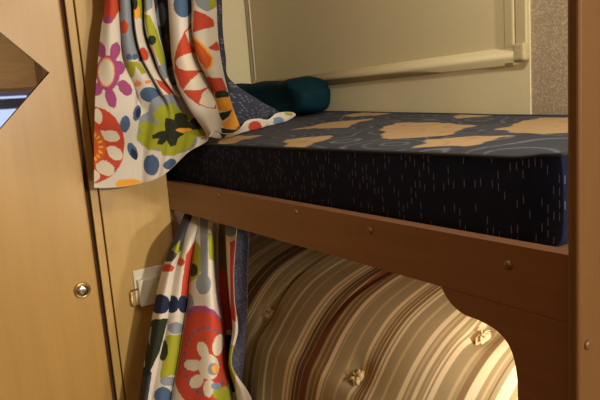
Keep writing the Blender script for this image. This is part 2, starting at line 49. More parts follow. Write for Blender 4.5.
('orange',(0,5.5),[(4.25,11.0),(4.094,11.0),(3.75,11.0),(3.344,11.0),(2.875,11.0),(2.375,11.0),(2.0,11.0),(1.719,11.0),(1.531,10.938),(1.469,10.906),(1.531,10.875),(1.688,10.812),(1.938,10.812),(2.344,10.812),(2.875,10.812),(3.375,10.844),(3.812,10.906),(4.156,10.969)]),
('blue',(1.5,14),[(2.062,9.219),(2.031,9.312),(1.969,9.375),(1.906,9.438),(1.812,9.469),(1.719,9.438),(1.625,9.406),(1.562,9.344),(1.5,9.25),(1.5,9.156),(1.5,9.062),(1.531,8.969),(1.594,8.938),(1.688,8.906),(1.75,8.906),(1.875,8.969),(1.969,9.031),(2.031,9.125)]),
('blue',(1.5,14),[(3.188,9.969),(3.344,10.062),(3.406,10.156),(3.375,10.219),(3.281,10.25),(3.125,10.281),(2.906,10.25),(2.656,10.219),(2.406,10.156),(2.219,10.062),(2.125,10.0),(2.062,9.906),(2.062,9.844),(2.125,9.781),(2.25,9.781),(2.469,9.781),(2.719,9.844),(3.0,9.906)]),
('blue',(1.5,14),[(6.812,10.594),(6.812,10.688),(6.688,10.781),(6.438,10.844),(6.0,10.844),(5.469,10.812),(4.969,10.75),(4.562,10.656),(4.312,10.562),(4.219,10.469),(4.25,10.344),(4.438,10.25),(4.719,10.188),(5.125,10.188),(5.5,10.188),(6.0,10.281),(6.312,10.344),(6.625,10.469)]),
('blue',(1.5,14),[(6.344,8.438),(5.938,8.5),(5.562,8.531),(5.156,8.531),(4.781,8.5),(4.469,8.438),(4.25,8.344),(4.094,8.25),(4.094,8.156),(4.188,8.062),(4.406,8.0),(4.625,7.969),(4.938,7.969),(5.281,8.0),(5.656,8.062),(6.062,8.156),(6.812,8.281),(6.812,8.375)]),
('blue',(1.5,14),[(3.25,8.844),(3.156,8.938),(3.031,9.031),(2.844,9.062),(2.688,9.094),(2.5,9.094),(2.344,9.062),(2.25,9.0),(2.219,8.906),(2.188,8.812),(2.219,8.719),(2.312,8.625),(2.5,8.562),(2.844,8.5),(3.094,8.531),(3.281,8.562),(3.344,8.656),(3.312,8.75)]),
('blue',(1.5,14),[(10.219,10.875),(10.406,10.969),(10.281,11.0),(10.062,11.0),(9.781,11.0),(9.5,11.0),(9.031,10.938),(8.562,10.875),(8.156,10.812),(7.719,10.719),(7.562,10.656),(7.688,10.625),(7.906,10.594),(8.281,10.594),(8.688,10.594),(9.125,10.625),(9.625,10.719),(9.938,10.781)]),
('blue',(1.5,14),[(13.25,10.781),(13.281,10.875),(13.125,10.938),(12.844,10.938),(12.5,10.906),(12.094,10.844),(11.656,10.75),(11.188,10.625),(10.906,10.531),(10.812,10.469),(10.781,10.406),(10.844,10.344),(11.156,10.344),(11.469,10.344),(11.969,10.406),(12.406,10.469),(12.781,10.562),(13.062,10.656)]),
('navy',(1.5,14),[(3.188,8.844),(3.125,8.906),(3.031,8.938),(2.938,8.969),(2.812,9.0),(2.719,9.0),(2.594,8.969),(2.531,8.938),(2.5,8.875),(2.5,8.812),(2.531,8.75),(2.625,8.688),(2.781,8.656),(2.938,8.625),(3.094,8.625),(3.188,8.656),(3.219,8.719),(3.219,8.781)]),
('navy',(1.5,14),[(3.25,10.094),(3.344,10.156),(3.375,10.188),(3.375,10.25),(3.312,10.281),(3.188,10.281),(3.062,10.281),(2.906,10.25),(2.719,10.188),(2.594,10.156),(2.469,10.094),(2.438,10.031),(2.438,10.0),(2.5,9.969),(2.625,9.938),(2.781,9.969),(2.969,10.0),(3.125,10.031)]),
('grey',(3.0,16.4),[(10.531,10.062),(10.344,10.156),(10.188,10.25),(9.75,10.281),(9.344,10.312),(8.969,10.312),(8.406,10.281),(7.969,10.281),(7.219,10.188),(6.75,10.156),(6.375,10.156),(5.906,10.094),(5.5,10.062),(5.062,10.031),(4.656,9.969),(4.25,9.906),(3.906,9.875),(3.594,9.812),(3.312,9.75),(3.094,9.719),(3.0,9.625),(3.0,9.531),(3.0,9.406),(3.0,9.312),(3.0,9.188),(3.0,9.094),(3.0,9.0),(3.312,8.906),(3.625,8.875),(3.969,8.844),(4.312,8.812),(4.625,8.812),(4.969,8.844),(5.344,8.844),(5.719,8.906),(6.156,8.938),(6.719,9.0),(7.219,9.062),(7.812,9.156),(8.406,9.25),(8.844,9.344),(9.188,9.406),(9.594,9.5),(9.969,9.656),(10.344,9.781),(10.406,9.906)]),
('grey',(3.0,16.4),[(14.719,9.344),(14.188,9.5),(13.594,9.656),(12.719,9.75),(11.969,9.844),(11.219,9.812),(10.656,9.812),(10.125,9.812),(9.625,9.781),(9.062,9.719),(8.531,9.688),(7.812,9.594),(7.125,9.5),(6.594,9.438),(6.156,9.375),(5.75,9.312),(5.344,9.25),(5.031,9.156),(4.781,9.094),(4.562,9.031),(4.438,8.938),(4.312,8.812),(4.406,8.719),(4.531,8.594),(4.75,8.531),(5.0,8.438),(5.375,8.406),(5.844,8.406),(6.438,8.406),(7.5,8.438),(8.312,8.469),(8.875,8.531),(9.562,8.562),(10.406,8.594),(11.875,8.594),(12.906,8.594),(14.281,8.531),(14.719,8.531),(15.094,8.531),(15.344,8.531),(16.344,8.531),(16.312,8.594),(16.281,8.656),(16.344,8.781),(15.281,8.969),(15.031,9.156)]),
('grey',(3.0,16.4),[(14.062,10.406),(14.25,10.625),(14.094,10.812),(13.625,10.938),(12.812,10.938),(11.781,10.844),(10.688,10.688),(9.781,10.531),(9.062,10.375),(8.594,10.25),(8.469,10.156),(8.625,10.062),(9.188,10.031),(9.781,10.0),(10.625,10.0),(11.75,10.062),(12.75,10.125),(13.594,10.25)]),
('lime',(3.0,16.4),[(4.656,8.906),(4.938,8.844),(5.219,8.812),(5.5,8.75),(5.812,8.719),(6.312,8.75),(7.0,8.781),(7.719,8.781),(8.375,8.812),(9.031,8.844),(9.312,8.938),(9.625,9.0),(10.0,9.094),(10.438,9.156),(10.969,9.219),(11.594,9.312),(12.344,9.344),(13.125,9.344),(13.812,9.375),(14.406,9.375),(14.875,9.375),(15.125,9.438),(15.312,9.5),(15.531,9.562),(16.094,9.688),(15.969,9.812),(16.0,10.156),(16.0,10.188),(15.562,10.188),(15.219,10.219),(14.75,10.25),(14.219,10.25),(13.656,10.281),(13.562,10.438),(13.531,10.594),(13.5,10.75),(13.0,10.781),(12.531,10.812),(12.0,10.812),(11.375,10.75),(10.906,10.719),(10.344,10.656),(9.875,10.625),(9.438,10.594),(8.938,10.531),(8.344,10.469),(7.719,10.406),(7.0,10.312),(6.719,10.188),(6.531,10.094),(6.094,10.062),(5.688,10.062),(5.25,10.031),(4.844,10.031),(4.531,9.969),(4.219,9.906),(3.906,9.844),(3.625,9.781),(3.344,9.719),(3.062,9.656),(3.0,9.562),(3.0,9.5),(3.25,9.469),(3.5,9.438),(3.219,9.375),(3.0,9.312),(3.0,9.25),(3.0,9.219),(3.188,9.188),(3.438,9.156),(3.688,9.125),(4.0,9.156),(4.344,9.188),(4.656,9.219),(5.0,9.25),(5.406,9.312),(5.781,9.344),(5.438,9.25),(5.094,9.125),(4.844,9.0)]),
('lime',(3.0,16.4),[(12.281,9.844),(12.969,9.844),(13.656,9.844),(14.281,9.812),(14.844,9.781),(15.25,9.75),(16.312,9.844),(15.969,9.688),(15.969,9.875),(16.0,10.094),(16.0,10.25),(16.0,10.281),(16.031,10.375),(15.469,10.312),(15.125,10.344),(14.625,10.344),(14.094,10.344),(13.5,10.344),(12.875,10.344),(12.625,10.188),(12.5,10.094),(12.375,9.969)]),
('leaf',(3.0,16.4),[(6.531,9.344),(6.594,9.25),(6.656,9.156),(7.25,9.219),(7.906,9.281),(8.5,9.375),(8.594,9.281),(8.719,9.188),(9.344,9.188),(10.0,9.188),(10.812,9.25),(11.906,9.312),(12.031,9.438),(12.156,9.594),(12.844,9.5),(13.625,9.406),(14.469,9.25),(15.156,9.062),(15.25,9.125),(16.375,9.188),(16.281,9.25),(16.188,9.312),(15.938,9.375),(15.969,9.594),(15.969,9.812),(16.0,10.062),(16.0,10.0),(16.281,10.062),(15.281,9.906),(14.906,9.875),(14.375,9.906),(13.75,9.938),(13.094,9.938),(12.406,9.938),(11.75,9.938),(11.062,9.906),(10.469,9.875),(10.0,9.875),(9.531,9.844),(10.0,9.906),(10.469,9.969),(11.0,10.031),(10.531,10.062),(10.031,10.062),(9.688,10.094),(9.625,10.188),(9.594,10.281),(9.062,10.25),(8.469,10.219),(8.156,10.125),(7.719,10.0),(7.438,9.906),(7.031,9.938),(6.656,9.969),(6.281,9.938),(5.938,9.906),(5.969,9.812),(6.094,9.75),(5.594,9.719),(5.188,9.719),(4.938,9.594),(5.344,9.562),(5.75,9.531),(6.25,9.531),(6.812,9.562),(6.719,9.469)]),
('orange',(3.0,16.4),[(12.781,9.938),(12.625,9.969),(12.281,10.0),(11.75,10.0),(11.062,9.969),(10.469,9.938),(9.906,9.875),(9.562,9.844),(9.25,9.781),(9.156,9.75),(9.281,9.75),(9.531,9.75),(9.875,9.75),(10.438,9.781),(11.062,9.812),(11.75,9.844),(12.312,9.875),(12.656,9.906)]),
('grey',(3.6,6.6),[(4.406,4.281),(4.812,4.281),(5.312,4.281),(5.906,4.281),(6.594,4.25),(6.594,4.281),(6.594,4.312),(6.594,4.344),(6.594,4.406),(6.594,4.438),(6.594,4.5),(6.594,4.531),(6.594,4.594),(6.594,4.625),(6.594,4.688),(6.594,4.719),(6.594,4.781),(6.594,4.812),(6.594,4.875),(6.594,4.938),(6.594,5.0),(6.594,5.062),(6.594,5.125),(6.594,5.188),(6.594,5.25),(6.594,5.312),(6.594,5.406),(6.594,5.469),(6.594,5.562),(6.594,5.656),(6.594,5.75),(6.562,5.812),(6.469,5.906),(6.312,6.0),(6.469,6.094),(6.594,6.188),(6.594,6.281),(6.594,6.375),(6.594,6.469),(6.594,6.594),(6.594,6.688),(6.594,6.781),(6.594,6.875),(6.594,6.969),(6.594,7.062),(5.906,7.094),(5.562,7.062),(5.25,7.031),(4.938,7.031),(4.594,7.031),(4.25,7.031),(3.625,7.031),(3.656,6.938),(3.656,6.875),(3.688,6.781),(3.688,6.688),(3.688,6.594),(3.688,6.531),(3.719,6.438),(3.719,6.344),(3.719,6.25),(3.719,6.156),(3.719,6.094),(3.719,6.0),(3.719,5.906),(3.719,5.812),(3.719,5.75),(3.719,5.656),(3.719,5.562),(3.719,5.469),(3.719,5.406),(3.719,5.312),(3.719,5.25),(3.719,5.188),(3.719,5.125),(3.719,5.031),(3.719,5.0),(3.719,4.938),(3.688,4.875),(3.594,4.812),(3.938,4.781),(4.031,4.719),(4.062,4.688),(4.125,4.625),(4.156,4.594),(4.219,4.531),(4.25,4.5),(4.281,4.469),(4.312,4.406),(4.344,4.375),(4.375,4.344)]),
('red',(3.6,6.6),[(5.219,5.906),(5.156,5.969),(4.969,6.062),(4.781,6.094),(4.562,6.125),(4.344,6.125),(4.094,6.094),(3.719,6.062),(3.719,5.969),(3.719,5.906),(3.719,5.812),(4.031,5.75),(4.312,5.688),(4.531,5.656),(4.75,5.656),(4.938,5.688),(5.125,5.75),(5.219,5.812)]),
('blue',(3.6,6.6),[(5.062,6.938),(5.0,6.969),(4.906,7.0),(4.781,7.0),(4.656,7.0),(4.562,7.0),(4.438,7.0),(4.375,6.969),(4.344,6.938),(4.344,6.906),(4.406,6.875),(4.5,6.844),(4.625,6.812),(4.75,6.812),(4.875,6.812),(4.969,6.844),(5.062,6.875),(5.062,6.906)]),
('blue',(3.6,6.6),[(5.75,7.031),(5.688,7.031),(5.562,7.062),(5.469,7.062),(5.344,7.062),(5.25,7.062),(5.156,7.031),(5.094,7.0),(5.094,6.969),(5.094,6.938),(5.156,6.906),(5.25,6.875),(5.375,6.875),(5.469,6.875),(5.594,6.906),(5.688,6.906),(5.75,6.938),(5.781,6.969)]),
('blue',(3.6,6.6),[(6.594,7.094),(6.594,7.125),(6.062,7.188),(5.906,7.188),(5.781,7.188),(5.688,7.188),(5.656,7.156),(5.625,7.156),(5.625,7.125),(5.688,7.094),(5.75,7.062),(5.844,7.031),(5.969,7.0),(6.188,7.0),(6.406,7.0),(6.594,7.0),(6.594,7.031),(6.594,7.062)]),
('lime',(3.6,6.6),[(3.906,7.031),(4.406,7.031),(4.719,7.062),(5.062,7.094),(5.344,7.125),(5.625,7.188),(5.656,7.25),(5.656,7.344),(5.688,7.406),(5.688,7.5),(5.719,7.562),(5.188,7.562),(5.156,7.5),(5.156,7.406),(5.125,7.344),(5.094,7.25),(4.906,7.312),(4.688,7.406),(4.5,7.469),(4.344,7.531),(3.75,7.531),(3.812,7.469),(3.844,7.406),(3.938,7.312),(3.969,7.25),(3.938,7.188),(3.969,7.094)]),
('peach',(3.6,6.6),[(4.688,7.812),(4.656,7.812),(4.562,7.844),(4.438,7.844),(4.344,7.844),(4.219,7.844),(4.094,7.812),(4.0,7.781),(3.969,7.75),(4.0,7.719),(4.094,7.688),(4.219,7.688),(4.375,7.656),(4.469,7.656),(4.594,7.688),(4.656,7.719),(4.719,7.75),(4.719,7.781)]),
('peach',(3.6,6.6),[(5.656,7.875),(5.594,7.875),(5.5,7.906),(5.406,7.906),(5.281,7.906),(5.188,7.875),(5.094,7.875),(5.031,7.844),(5.031,7.812),(5.031,7.781),(5.094,7.781),(5.156,7.781),(5.281,7.75),(5.375,7.781),(5.5,7.781),(5.594,7.812),(5.656,7.812),(5.688,7.844)]),
('lime',(7,10.6),[(8.781,4.281),(9.25,4.281),(9.812,4.281),(10.594,4.25),(10.594,4.312),(10.594,4.344),(10.594,4.406),(10.594,4.438),(10.594,4.5),(10.594,4.531),(10.594,4.594),(10.594,4.625),(10.594,4.688),(10.594,4.719),(10.594,4.781),(10.594,4.812),(10.594,4.875),(10.594,4.938),(10.531,5.0),(10.438,5.062),(10.375,5.125),(10.344,5.188),(10.312,5.25),(10.312,5.312),(10.375,5.406),(10.375,5.469),(10.406,5.562),(10.438,5.656),(9.562,5.594),(8.906,5.531),(8.375,5.5),(7.0,5.438),(7.0,5.375),(7.062,5.281),(7.219,5.219),(7.281,5.156),(7.906,5.062),(8.0,5.0),(8.031,4.969),(8.125,4.906),(8.188,4.844),(8.25,4.781),(8.281,4.75),(8.344,4.688),(8.375,4.656),(8.438,4.594),(8.469,4.562),(8.531,4.5),(8.562,4.469),(8.594,4.438),(8.656,4.375),(8.688,4.344)]),
('orange',(7,10.6),[(9.375,5.375),(9.344,5.469),(9.219,5.531),(9.031,5.594),(8.781,5.625),(8.562,5.625),(8.344,5.594),(8.156,5.531),(8.0,5.469),(8.0,5.375),(8.094,5.312),(8.25,5.25),(8.438,5.188),(8.625,5.188),(8.812,5.188),(9.031,5.188),(9.219,5.25),(9.344,5.312)]),
('leaf',(7,10.6),[(8.812,5.156),(8.781,5.219),(8.688,5.25),(8.562,5.281),(8.375,5.312),(8.188,5.312),(7.969,5.281),(7.625,5.25),(7.0,5.219),(7.0,5.156),(7.562,5.094),(7.938,5.062),(8.156,5.031),(8.375,5.0),(8.531,5.0),(8.656,5.031),(8.75,5.062),(8.812,5.094)]),
('red',(7,10.6),[(9.688,6.812),(9.625,6.906),(9.469,7.0),(9.219,7.094),(8.938,7.125),(8.562,7.156),(8.25,7.125),(7.812,7.094),(7.0,7.031),(7.0,6.938),(7.094,6.844),(7.938,6.75),(8.25,6.688),(8.562,6.656),(8.906,6.625),(9.219,6.625),(9.438,6.688),(9.594,6.75)]),
('red',(7,10.6),[(8.344,7.875),(8.938,8.0),(9.531,8.094),(10.188,8.156),(10.594,8.219),(10.594,8.281),(10.594,8.375),(10.594,8.438),(10.594,8.5),(10.594,8.562),(9.969,8.562),(9.156,8.562),(8.938,8.469),(8.75,8.375),(8.562,8.281),(8.375,8.188),(8.406,8.094),(8.438,8.0)]),
('grey',(11,14.2),[(12.594,4.281),(13.375,4.281),(14.0,4.281),(14.188,4.281),(14.188,4.344),(14.188,4.375),(14.188,4.406),(14.188,4.469),(14.188,4.5),(14.188,4.562),(14.188,4.594),(14.188,4.625),(14.188,4.688),(14.188,4.719),(14.188,4.781),(14.188,4.844),(14.156,4.875),(14.094,4.938),(14.031,5.0),(13.969,5.062),(13.906,5.125),(13.844,5.188),(13.75,5.25),(12.938,5.312),(12.281,5.375),(11.0,5.312),(11.0,5.25),(11.0,5.188),(11.0,5.125),(11.0,5.062),(11.0,5.0),(11.0,4.938),(11.0,4.875),(11.0,4.812),(11.812,4.781),(11.188,4.719),(12.031,4.688),(11.25,4.625),(12.188,4.594),(12.25,4.562),(12.312,4.5),(12.375,4.469),(12.438,4.406),(12.469,4.375),(12.531,4.344)]),
('lime',(11,14.2),[(11.0,5.438),(12.469,5.469),(13.0,5.5),(13.188,5.594),(13.375,5.688),(13.562,5.781),(13.688,5.875),(13.844,5.969),(13.938,6.062),(13.969,6.156),(14.0,6.25),(14.0,6.344),(14.031,6.438),(14.062,6.531),(14.094,6.625),(14.094,6.719),(14.125,6.812),(14.156,6.906),(14.188,7.0),(14.188,7.094),(14.188,7.219),(13.75,7.281),(12.969,7.406),(12.875,7.281),(12.719,7.188),(12.688,7.062),(12.594,6.969),(12.562,6.875),(12.5,6.781),(12.469,6.688),(12.438,6.594),(12.375,6.5),(12.344,6.406),(12.344,6.281),(12.281,6.188),(12.219,6.094),(12.125,6.0),(12.125,5.906),(12.094,5.812),(12.031,5.719),(11.906,5.625),(11.688,5.531)]),
('leaf',(11,14.2),[(13.375,6.344),(13.219,6.406),(13.0,6.469),(12.75,6.5),(12.469,6.531),(12.188,6.531),(11.844,6.5),(11.094,6.469),(11.031,6.406),(11.344,6.344),(11.938,6.281),(12.219,6.219),(12.469,6.188),(12.688,6.188),(12.906,6.188),(13.188,6.188),(13.312,6.25),(13.406,6.281)]),
('grey',(11,14.2),[(11.969,7.438),(13.031,7.344),(13.875,7.25),(14.188,7.219),(14.188,7.312),(14.188,7.438),(14.188,7.562),(14.188,7.688),(14.188,7.812),(14.0,7.875),(12.281,8.062),(12.375,7.969),(12.375,7.875),(12.281,7.781),(12.281,7.656),(12.094,7.562)]),
('slate',(14.2,16.6),[(14.188,4.281),(14.469,4.25),(14.719,4.25),(15.0,4.25),(15.25,4.25),(15.438,4.25),(15.625,4.25),(15.875,4.25),(16.156,4.281),(16.125,4.281),(16.125,4.344),(16.125,4.375),(16.125,4.406),(16.125,4.469),(16.125,4.5),(16.125,4.562),(16.125,4.594),(16.125,4.656),(16.125,4.688),(16.125,4.75),(16.125,4.781),(16.125,4.844),(16.125,4.906),(16.125,4.938),(16.125,5.0),(16.125,5.062),(16.125,5.125),(16.125,5.188),(16.125,5.25),(16.094,5.344),(16.094,5.406),(16.094,5.5),(16.094,5.562),(16.094,5.656),(16.094,5.75),(16.094,5.844),(16.094,5.938),(16.094,6.031),(16.094,6.094),(16.094,6.188),(16.094,6.281),(16.062,6.375),(16.062,6.469),(16.062,6.562),(16.062,6.688),(16.062,6.781),(16.062,6.875),(16.062,6.938),(16.062,7.031),(16.031,7.125),(16.031,7.188),(16.062,7.281),(16.062,7.375),(16.062,7.438),(16.062,7.531),(16.031,7.625),(16.062,7.688),(16.031,7.781),(16.188,7.844),(16.344,7.938),(15.312,8.0),(14.844,8.062),(14.281,8.125),(14.188,8.094),(14.188,8.062),(14.188,8.031),(14.188,8.0),(14.188,7.969),(14.188,7.906),(14.188,7.812),(14.188,7.75),(14.188,7.656),(14.188,7.594),(14.188,7.5),(14.188,7.375),(14.188,7.281),(14.188,7.188),(14.188,7.062),(14.188,6.969),(14.188,6.875),(14.188,6.781),(14.188,6.688),(14.188,6.594),(14.188,6.5),(14.188,6.406),(14.188,6.312),(14.188,6.219),(14.188,6.156),(14.188,6.062),(14.188,5.969),(14.188,5.906),(14.188,5.812),(14.188,5.719),(14.188,5.625),(14.188,5.562),(14.188,5.469),(14.188,5.375),(14.188,5.312),(14.188,5.25),(14.188,5.156),(14.188,5.094),(14.188,5.031),(14.188,4.969),(14.188,4.938),(14.188,4.875),(14.188,4.812),(14.188,4.781),(14.188,4.719),(14.188,4.688),(14.188,4.625),(14.188,4.594),(14.188,4.531),(14.188,4.5),(14.188,4.438),(14.188,4.406),(14.188,4.375),(14.188,4.312)]),  # deep recess between folds, its shade painted in along with the print
('grey',(14.2,16.6),[(15.375,5.5),(15.312,5.625),(15.188,5.75),(15.031,5.844),(14.781,5.906),(14.562,5.875),(14.344,5.844),(14.219,5.75),(14.188,5.625),(14.25,5.469),(14.375,5.344),(14.531,5.25),(14.75,5.156),(14.938,5.125),(15.125,5.125),(15.25,5.156),(15.344,5.25),(15.375,5.344)]),
('grey',(14.2,16.6),[(15.438,7.625),(15.312,7.75),(15.062,7.875),(14.688,8.0),(14.344,8.062),(14.188,8.062),(14.188,8.031),(14.188,7.938),(14.188,7.844),(14.188,7.75),(14.312,7.594),(14.5,7.469),(14.719,7.406),(14.969,7.344),(15.188,7.344),(15.312,7.375),(15.406,7.438),(15.438,7.531)]),
('brown',(14.2,16.6),[(15.281,6.562),(15.188,6.719),(15.031,6.844),(14.812,6.938),(14.562,7.0),(14.375,7.0),(14.25,6.938),(14.219,6.844),(14.312,6.688),(14.438,6.531),(14.625,6.375),(14.781,6.25),(14.969,6.156),(15.094,6.125),(15.219,6.125),(15.312,6.156),(15.344,6.25),(15.344,6.406)]),
('blue',(16.8,19.6),[(19.594,5.156),(19.469,5.281),(19.094,5.406),(18.781,5.5),(18.469,5.562),(18.188,5.562),(17.906,5.5),(17.688,5.406),(17.562,5.281),(17.531,5.156),(17.625,5.031),(17.75,4.938),(18.0,4.875),(18.281,4.844),(18.562,4.844),(18.875,4.875),(19.219,4.938),(19.594,5.031)]),
('red',(16.8,19.6),[(19.25,5.719),(18.969,5.781),(18.781,5.875),(18.625,5.938),(18.469,6.0),(18.312,6.062),(18.219,6.156),(18.125,6.25),(18.031,6.312),(17.906,6.406),(17.812,6.5),(17.719,6.594),(17.625,6.719),(17.531,6.812),(17.438,6.938),(17.344,7.031),(17.281,7.125),(17.25,7.219),(17.219,7.312),(17.156,7.406),(17.094,7.5),(17.156,7.594),(17.188,7.688),(17.219,7.781),(17.219,7.906),(17.219,8.0),(17.312,8.062),(17.344,8.156),(17.375,8.25),(17.438,8.312),(17.469,8.406),(17.562,8.469),(17.656,8.531),(17.719,8.625),(17.812,8.688),(17.906,8.75),(18.062,8.781),(18.188,8.875),(18.312,8.938),(18.469,9.0),(18.688,9.094),(18.938,9.156),(19.0,9.031),(19.062,8.875),(19.156,8.75),(19.281,8.594),(19.438,8.469),(19.594,8.344),(19.594,8.219),(19.594,8.125),(19.594,8.0),(19.594,7.938),(19.594,7.844),(19.594,7.781),(19.594,7.688),(19.594,7.625),(19.594,7.531),(19.594,7.469),(19.594,7.375),(19.594,7.312),(19.594,7.25),(19.594,7.156),(19.594,7.062),(19.594,6.969),(19.594,6.875),(19.594,6.781),(19.594,6.688),(19.594,6.594),(19.594,6.5),(19.594,6.406),(19.594,6.281),(19.594,6.188),(19.594,6.094),(19.594,6.0),(19.594,5.906),(19.5,5.812)]),
('cream',(16.8,19.6),[(18.406,6.094),(18.594,6.031),(18.781,5.969),(19.031,5.906),(19.062,6.0),(19.062,6.062),(19.062,6.156),(19.062,6.25),(19.031,6.344),(19.0,6.438),(19.0,6.531),(18.938,6.656),(18.906,6.75),(18.812,6.656),(18.719,6.562),(18.625,6.469),(18.562,6.375),(18.531,6.281),(18.469,6.188)]),
('cream',(16.8,19.6),[(18.844,7.219),(18.75,7.281),(18.562,7.375),(18.344,7.406),(18.125,7.438),(17.875,7.438),(17.656,7.406),(17.5,7.375),(17.406,7.281),(17.375,7.219),(17.469,7.125),(17.656,7.031),(17.906,6.969),(18.188,6.938),(18.438,6.938),(18.656,6.969),(18.812,7.031),(18.906,7.125)]),
('cream',(16.8,19.6),[(18.031,6.938),(18.25,6.906),(18.438,6.875),(18.656,6.844),(18.875,6.844),(19.281,6.812),(19.594,6.812),(19.594,6.906),(19.594,7.0),(19.594,7.094),(19.594,7.156),(19.375,7.25),(19.188,7.344),(19.031,7.438),(18.781,7.438),(18.625,7.438),(18.438,7.438),(18.281,7.438),(18.125,7.438),(17.938,7.438),(17.969,7.344),(17.969,7.281),(18.0,7.188),(18.031,7.094),(18.031,7.031)]),
('cream',(16.8,19.6),[(17.344,8.156),(17.5,8.062),(17.625,7.969),(17.75,7.906),(17.906,7.812),(18.031,7.75),(18.219,7.688),(18.375,7.625),(18.531,7.562),(18.719,7.5),(18.875,7.531),(19.062,7.594),(19.438,7.625),(19.281,7.719),(19.188,7.812),(19.125,7.906),(19.125,8.0),(18.844,8.031),(18.656,8.062),(18.469,8.094),(18.312,8.125),(18.156,8.125),(18.0,8.125),(17.844,8.125),(17.688,8.125),(17.531,8.125)]),
('cream',(16.8,19.6),[(17.938,8.656),(18.094,8.531),(18.219,8.438),(18.312,8.312),(18.438,8.219),(18.594,8.156),(18.75,8.094),(18.938,8.031),(19.312,7.969),(19.594,8.062),(19.594,8.188),(19.594,8.312),(19.594,8.469),(19.594,8.594),(19.438,8.719),(19.094,8.844),(18.906,8.938),(18.781,9.062),(18.594,9.0),(18.406,8.938),(18.281,8.875),(18.156,8.781),(18.062,8.719)]),
('grey',(20.6,23),[(23.0,5.0),(23.0,5.125),(22.969,5.219),(22.688,5.281),(22.344,5.344),(22.031,5.344),(21.75,5.281),(21.531,5.219),(21.375,5.094),(21.344,5.0),(21.406,4.906),(21.594,4.812),(21.844,4.781),(22.156,4.75),(22.5,4.75),(22.812,4.781),(23.0,4.812),(23.0,4.906)]),
('lime',(20.6,23),[(22.938,5.156),(22.906,5.188),(22.844,5.25),(22.75,5.281),(22.656,5.281),(22.562,5.281),(22.469,5.25),(22.406,5.219),(22.344,5.188),(22.344,5.156),(22.375,5.094),(22.406,5.062),(22.5,5.031),(22.594,5.031),(22.688,5.031),(22.812,5.031),(22.875,5.062),(22.906,5.094)]),
('red',(20.6,23),[(21.219,5.312),(21.438,5.344),(21.625,5.375),(21.812,5.406),(22.031,5.438),(22.188,5.5),(22.344,5.531),(22.531,5.594),(22.688,5.656),(22.719,5.75),(22.719,5.875),(22.5,5.906),(22.281,5.938),(22.062,5.938),(21.875,5.969),(21.688,6.0),(21.5,6.031),(21.312,6.062),(21.031,6.094),(21.094,6.0),(21.125,5.938),(21.156,5.844),(21.156,5.75),(21.188,5.656),(21.188,5.562),(21.188,5.469),(21.188,5.406)]),
('red',(20.6,23),[(22.062,6.656),(22.25,6.594),(22.469,6.531),(22.656,6.469),(22.875,6.406),(22.938,6.5),(23.0,6.625),(23.0,6.75),(22.688,6.781),(22.469,6.75),(22.25,6.719)]),
('yellow',(20.6,23),[(20.812,6.156),(20.844,6.219),(21.156,6.281),(21.344,6.312),(21.5,6.375),(21.625,6.438),(21.781,6.531),(21.906,6.625),(22.0,6.719),(22.094,6.781),(22.188,6.875),(22.281,6.969),(22.375,7.031),(22.281,7.125),(22.188,7.219),(22.062,7.312),(21.75,7.375),(21.438,7.469),(21.344,7.406),(21.312,7.312),(21.25,7.25),(21.156,7.188),(21.094,7.094),(21.062,7.031),(21.062,6.938),(21.031,6.844),(20.969,6.75),(20.844,6.656),(20.844,6.562),(20.844,6.438),(20.844,6.344),(20.844,6.25)]),
('orange_red',(20.6,23),[(20.844,6.25),(20.844,6.312),(21.219,6.375),(21.406,6.438),(21.562,6.531),(21.688,6.625),(21.812,6.719),(21.906,6.812),(22.0,6.906),(22.094,6.969),(22.188,7.062),(22.062,7.156),(21.906,7.281),(21.688,7.344),(21.469,7.406),(21.375,7.344),(21.312,7.25),(21.188,7.188),(21.094,7.094),(21.094,7.0),(20.656,6.938),(20.938,6.844),(20.781,6.719),(20.844,6.625),(20.844,6.531),(20.844,6.438),(20.844,6.344)]),
('red',(20.6,23),[(21.094,7.656),(21.406,7.656),(21.625,7.688),(21.844,7.688),(22.125,7.688),(22.406,7.688),(22.688,7.688),(22.719,7.781),(22.781,7.875),(22.812,7.969),(22.875,8.062),(22.906,8.188),(22.531,8.25),(22.156,8.344),(21.781,8.438),(21.5,8.531),(21.281,8.406),(21.0,8.281),(20.875,8.156),(20.906,8.031),(20.906,7.938),(20.875,7.844),(20.875,7.75)]),
('leaf',(20.6,23),[(23.0,8.438),(22.875,8.531),(22.625,8.594),(22.312,8.656),(21.969,8.688),(21.688,8.688),(21.469,8.656),(21.281,8.594),(21.125,8.531),(21.156,8.438),(21.312,8.344),(21.531,8.25),(21.75,8.219),(22.062,8.188),(22.375,8.188),(22.688,8.219),(22.906,8.25),(23.0,8.344)]),
('orange',(20.6,23),[(21.188,8.594),(21.5,8.594),(21.812,8.562),(22.156,8.562),(22.531,8.531),(22.938,8.531),(23.0,8.656),(23.0,8.812),(23.0,8.938),(23.0,9.094),(23.0,9.25),(23.0,9.438),(23.0,9.625),(23.0,9.812),(23.0,10.0),(23.0,10.188),(23.0,10.406),(23.0,10.594),(23.0,10.812),(22.844,10.781),(22.469,10.781),(22.188,10.688),(21.906,10.594),(21.656,10.531),(21.375,10.5),(21.281,10.344),(21.156,10.188),(21.438,10.094),(21.656,10.031),(21.875,9.938),(22.156,9.875),(22.156,9.656),(22.125,9.438),(21.844,9.406),(21.625,9.375),(21.375,9.344),(21.0,9.312),(20.625,9.125),(21.062,8.938),(21.125,8.75)]),
('leaf',(20.6,23),[(21.125,9.531),(21.438,9.469),(21.719,9.438),(22.0,9.406),(22.375,9.344),(22.781,9.312),(22.406,9.531),(22.125,9.719),(21.812,9.844),(21.562,9.969),(21.312,10.062),(21.281,9.875),(21.188,9.719)]),
